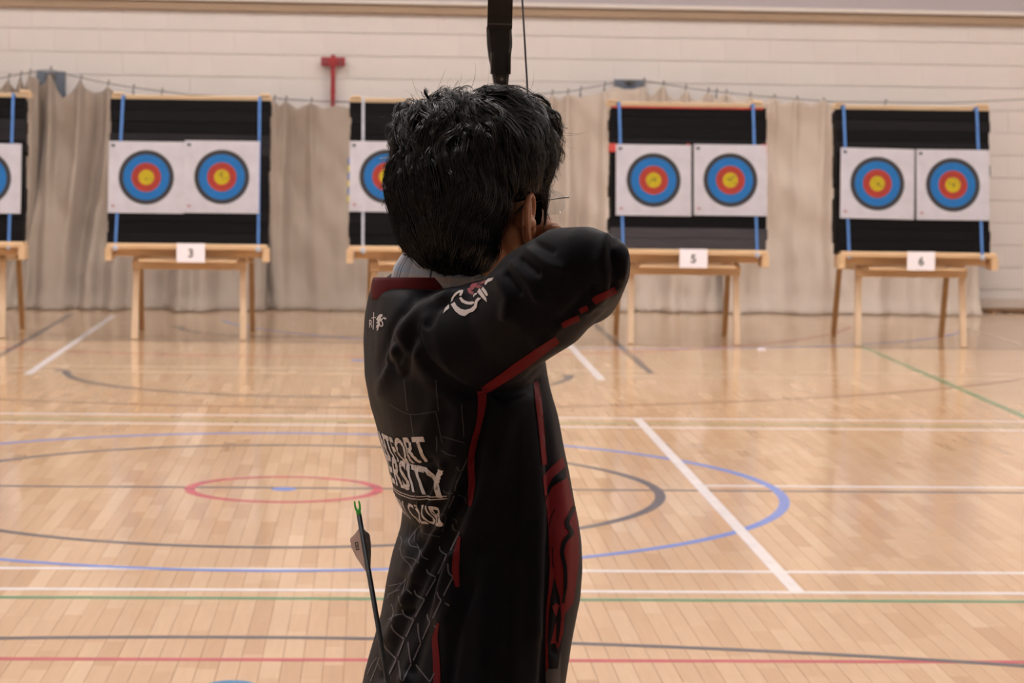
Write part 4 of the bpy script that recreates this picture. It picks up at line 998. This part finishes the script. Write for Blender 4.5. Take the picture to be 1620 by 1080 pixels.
# stray, curling hairs at the outline
for i in rng.choice(len(tri), size=420, p=wts):
    _, p, nrm = tri[i]
    if (p-ear_c).length < .04 or p.z < HC.z-.09: continue
    tp_ = p.z > HC.z+.07
    d = flow(p, nrm, random.gauss(0, 1)); pos = p.copy(); pts = [pos.copy()]; L = random.uniform(.025, .05)*(1.25 if tp_ else 1); c_ = random.gauss(0, 1)*(48 if tp_ else 24); k0 = random.uniform(.15, .75 if tp_ else .4)
    ax_ = (nrm*.3+d.cross(nrm)).normalized()
    dirv = (d+nrm*k0).normalized()
    for k in range(10):
        dirv = (Matrix.Rotation(c_*L/10*(.4 if k < 3 else 1), 3, ax_) @ dirv); dirv = (dirv+Vector((0,0,-.05))).normalized(); pos = pos+dirv*(L/10); pts.append(pos.copy())
        if (pos-ear_c).length < .036: break
    if len(pts) > 4: strand(pts, random.uniform(.00018, .00030))
me = bpy.data.meshes.new('strands'); me.from_pydata(VV, [], FF); o = link('strands', me, M_hair, hair, True); o['kind'] = 'stuff'

# ---- trousers and shoes (below the frame)
bm = bmesh.new()
tube(bm, [hips+Vector((0,0,.06)), hips+Vector((0,0,-.04))], [.092,.098], 28, round_caps=True)
for Ft, sy_ in ((FR, -.09), (FL, .09)):
    hj = hips+Vector((0, sy_, -.03)); kn = hj.lerp(Ft+VZ*.10, .5)+Vector((.02,0,0))
    tube(bm, [hj, hj.lerp(kn, .5), kn, Ft+VZ*.12], [.094,.088,.074,.066], 24, round_caps=True)
aobj('trousers', remesh(bm, .006, 6), M_trouser)
for Ft in (FR, FL):
    bm = bmesh.new(); tube(bm, [Ft+Vector((-.05,0,.055)), Ft+Vector((.0,0,.06)), Ft+Vector((.09,0,.045)), Ft+Vector((.17,0,.035))], [.045,.050,.044,.032], 24, round_caps=True)
    for v in bm.verts: v.co.z = max(v.co.z, .018)
    sh = aobj('shoe', bm, M_shoe)
    bm = bmesh.new(); box(bm, Ft+Vector((-.095,-.044,0)), Ft+Vector((.20,.044,.024)), bevel=.010); aobj('sole', bm, M_sole, sh)

# ------------------------------------------------------------------ bow
M_riser = mat('black_anodised', (.012,.012,.014), .38, metal=.3, spec=.5); M_limb = mat('black_limb', (.006,.006,.007), .3, spec=.5)
M_string = mat('bowstring', (.05,.045,.055), .6); M_screw = mat('bolt_and_pocket_shade', (.004,.004,.004), .4)
YB = 4.18; bx = P(790, 60, YB).x; gz = 1.53
bow = empty('recurve_bow', (bx, YB, gz)); tag(bow, "black recurve bow rising behind the archer's head, held drawn", 'bow')
BO = Vector((bx, YB, gz))
def bobj(name, bm, m, parent=bow, smooth=False):
    o = obj(name, bm, m, parent, smooth); o.data.transform(Matrix.Translation(-BO)); return o
def prof_part(bm, prof):
    """prof: (z, xl, xr, y0, y1) cross sections, chamfered"""
    R = []
    for z, xl, xr, y0, y1 in prof:
        c = min((xr-xl), (y1-y0))*.16
        R.append([bm.verts.new((x, y, z)) for x, y in ((xl+c,y0),(xr-c,y0),(xr,y0+c),(xr,y1-c),(xr-c,y1),(xl+c,y1),(xl,y1-c),(xl,y0+c))])
    for A, B in zip(R, R[1:]):
        for k in range(8): bm.faces.new((A[k], A[(k+1)%8], B[(k+1)%8], B[k]))
    bm.faces.new(R[0][::-1]); bm.faces.new(R[-1])
def Bx(px, py): q = P(px, py, YB); return q.x, q.z
# upper half of the riser from its outline, mirrored about the grip for the lower half
out = [(42,769.8,809),(62,770.3,810),(72,770.8,810),(90,773,807.5),(118,778.5,804.5),(135,781.5,803),(160,783,801.5),(230,784,800)]
prof = []
for py, xl, xr in out:
    a = P(xl, py, YB); b = P(xr, py, YB); prof.append((a.z, a.x, b.x))
bm = bmesh.new()
pr = [(z, xl, xr, YB-.008-.022*min(1, (prof[0][0]-z)/.12), YB+.016) for z, xl, xr in prof]
xm = (pr[-1][1]+pr[-1][2])/2
mid = [(1.60, xm-.010, xm+.014, YB-.045, YB-.005), (1.56, xm-.013, xm+.012, YB-.03, YB+.010), (gz, xm-.013, xm+.013, YB-.03, YB+.016), (1.48, xm-.013, xm+.013, YB-.035, YB+.012), (1.44, xm-.013, xm+.013, YB-.050, YB-.008)]
low = [(2*gz-z, xl, xr, y0, y1) for z, xl, xr, y0, y1 in pr[::-1]]
prof_part(bm, pr+mid+low); riser = bobj('riser', bm, M_riser)
for s in (1, -1):
    zz = lambda py: P(790, py, YB).z if s > 0 else 2*gz-P(790, py, YB).z
    # near-black raised blocks, painted shade for the pockets beside the riser's neck
    for (xa, xb) in ((775.5, 781), (802.5, 806.5)):
        bm = bmesh.new(); A = P(xa, 100, YB); B = P(xb, 100, YB); box(bm, (A.x, YB-.035, min(zz(118), zz(84))), (B.x, YB-.006, max(zz(118), zz(84))), bevel=.001); bobj('pocket_shade', bm, M_screw, riser)
    bm = bmesh.new(); zc = zz(126); tube(bm, [(P(792,126,YB).x, YB-.034, zc), (P(792,126,YB).x, YB-.02, zc)], .0065, 20); bobj('bolt', bm, M_screw, riser)
    bm = bmesh.new(); tube(bm, [(P(792,126,YB).x, YB-.0355, zc), (P(792,126,YB).x, YB-.0335, zc)], .0030, 6); bobj('bolt_socket', bm, M_cable, riser)
TIP = P(803, -430, 3.80)
def limb(s, name='limb'):
    z0 = P(790, 46, YB).z; tz = TIP.z; bm = bmesh.new(); R = []; n = 20
    for i in range(n+1):
        t = i/n; z = z0+(tz-z0)*t; y = YB-.004-(YB-3.80)*(t**1.55) + .03*max(0, (t-.82)/.18)**2
        w = .0196*(1-.62*max(0, (t-.25)/.75)**1.3); th = .0048*(1-.45*t); cx_ = bx+(TIP.x-bx)*t*t
        if s < 0: z = 2*gz-z
        R.append([bm.verts.new(q) for q in ((cx_-w, y-th, z), (cx_+w, y-th, z), (cx_+w, y+th, z), (cx_-w, y+th, z))]); end = (cx_, y, z)
    for A, B in zip(R, R[1:]):
        for k in range(4): bm.faces.new((A[k], A[(k+1)%4], B[(k+1)%4], B[k]))
    bm.faces.new(R[0][::-1]); bm.faces.new(R[-1]); o = bobj(name, bm, M_limb)
    bm = bmesh.new(); zz_ = P(790, 38, YB).z if s > 0 else 2*gz-P(790, 38, YB).z
    box(bm, (bx-.0197, YB-.0105, zz_-.0012), (bx+.0197, YB-.009, zz_+.0002)); bobj('limb_edge', bm, mat('limb_highlight', (.09,.09,.1), .3), o)
    return Vector(end)
e1 = limb(1); e2 = limb(-1)
bm = bmesh.new(); tube(bm, [e1+Vector((0,-.004,0)), NOCK, e2+Vector((0,-.004,0))], .00135, 8); tube(bm, [NOCK+(e1-NOCK).normalized()*.08, NOCK, NOCK+(e2-NOCK).normalized()*.08], .0017, 8); bobj('bowstring', bm, M_string)
M_shaft = mat('black_carbon', (.005,.005,.006), .4, spec=.2); M_nock = mat('green_nock', (.02,.42,.06), .35, emit=None); M_vw = mat('pale_vane', (.80,.66,.66), .5); M_vb = mat('black_vane', (.010,.010,.012), .45)
M_nock.node_tree.nodes['Principled BSDF'].inputs['Subsurface Weight'].default_value = .3
def arrow(a, b, label, roll=0, vanes=(M_vb, M_vw, M_vb), logo=True, r=.0031):
    """a: nock end, b: point end"""
    a = Vector(a); b = Vector(b); z = (b-a).normalized(); x = (Vector((1,0,0))-z*z.x).normalized(); y = z.cross(x)
    t = empty('arrow'); Mx = Matrix((x, y, z)).transposed().to_4x4(); Mx.translation = a; t.matrix_world = Mx; L = (b-a).length
    tag(t, label, 'arrow')
    bm = bmesh.new(); tube(bm, [(0,0,.014),(0,0,L-.02)], r, 16); obj('shaft', bm, M_shaft, t, True)
    bm = bmesh.new(); tube(bm, [(0,0,.011),(0,0,.015)], r*.93, 16); obj('collar', bm, M_wprint, t)
    bm = bmesh.new(); tube(bm, [(0,0,.006),(0,0,.009),(0,0,.016)], [.0024,.0030,.0030], 14)
    for s in (-1, 1): tube(bm, [(s*.0022,0,.007),(s*.0030,0,.002),(s*.0026,0,-.003)], [.0015,.0013,.0011], 8, round_caps=True)
    obj('nock', bm, M_nock, t, True)
    bm = bmesh.new(); tube(bm, [(0,0,L-.02),(0,0,L-.004),(0,0,L)], [r,r*.8,.0004], 12); obj('point', bm, M_pin, t, True)
    for k, m in enumerate(vanes):
        A_ = roll+k*2*math.pi/3; d = Vector((math.cos(A_), math.sin(A_), 0)); n = Vector((-math.sin(A_), math.cos(A_), 0)); b2 = bmesh.new()
        prof = [(.030,.0),(.036,.006),(.040,.0118),(.043,.0128),(.052,.0124),(.062,.0095),(.074,.0045),(.084,.0)]
        fr = [b2.verts.new(d*(r*.9)+Vector((0,0,z_))+n*s*.0005) for z_, _ in prof for s in (-1, 1)]; tp = [b2.verts.new(d*(r*.9+h+.0003)+Vector((0,0,z_))+n*s*.0003) for z_, h in prof for s in (-1, 1)]
        for i in range(len(prof)-1):
            for s in (0, 1): b2.faces.new((fr[2*i+s], fr[2*i+2+s], tp[2*i+2+s], tp[2*i+s]))
            b2.faces.new((tp[2*i], tp[2*i+2], tp[2*i+3], tp[2*i+1]))
        v = obj('vane', b2, m, t)
        if m is M_vw: v['label'] = 'pale pink vane with a black square mark'
        if logo:
            for sgn in (-1, 1):
                b2 = bmesh.new(); mk = M_ink if m is M_vw else M_gprint
                def bar(u0, u1, w0, w1):
                    q = [d*(r+u)+Vector((0,0,w))+n*sgn*.0008 for u, w in ((u0,w0),(u1,w0),(u1,w1),(u0,w1))]; b2.faces.new([b2.verts.new(p) for p in q])
                if m is M_vw:
                    bar(.0035,.0075,.046,.0472); bar(.0035,.0075,.0545,.0557); bar(.0035,.0045,.0472,.0545); bar(.0065,.0075,.0472,.0545); bar(.0050,.0060,.0490,.0525)
                else: bar(.0045,.0055,.046,.050); bar(.0062,.0072,.046,.050)
                obj('vane_mark', b2, mk, v)
    return t
arrow(NOCK+Vector((0,.002,0)), Vector((bx-.012, YB+.06, 1.575)), "arrow nocked on the drawn bowstring, hidden behind the archer's head", .5, logo=False)
qa = P(565, 797, 3.17); qb = P(614, 1082, 3.10); qd = (qb-qa).normalized()
arrow(qa, qa+qd*.70, "black arrow with green nock and one pale vane standing up beside the jersey", math.pi, (M_vw, M_vb, M_vb))
# quiver hangs at the hip below the frame and holds that arrow
q0 = qa+qd*.27; t = empty('quiver', q0); z = qd; x = z.orthogonal().normalized(); Mx = Matrix((x, z.cross(x), z)).transposed().to_4x4(); Mx.translation = q0; t.matrix_world = Mx
tag(t, "dark tube quiver hanging at the archer's hip just below the frame, holding the arrow", 'quiver')
bm = bmesh.new(); R = []
for rr, zz in ((.034,.0),(.034,.45),(.030,.46),(.030,.452),(.0315,.44),(.0315,.0)):
    R.append([bm.verts.new((rr*math.cos(2*math.pi*k/28), rr*math.sin(2*math.pi*k/28), zz)) for k in range(28)])
for A, B in zip(R+[], R[1:]+[R[0]]):
    for k in range(28): bm.faces.new((A[k], A[(k+1)%28], B[(k+1)%28], B[k]))
obj('tube', bm, M_trouser, t, True)
bm = bmesh.new(); bmesh.ops.create_cone(bm, segments=28, radius1=.030, radius2=.030, depth=.004, cap_ends=True, matrix=Matrix.Translation((0,0,.455))); obj('end_cap', bm, M_trouser, t)
bm = bmesh.new(); tube(bm, [(.036*math.cos(a), .036*math.sin(a), .02) for a in [k*TAU/24 for k in range(25)]], .004, 8); obj('rim', bm, M_shoe, t)
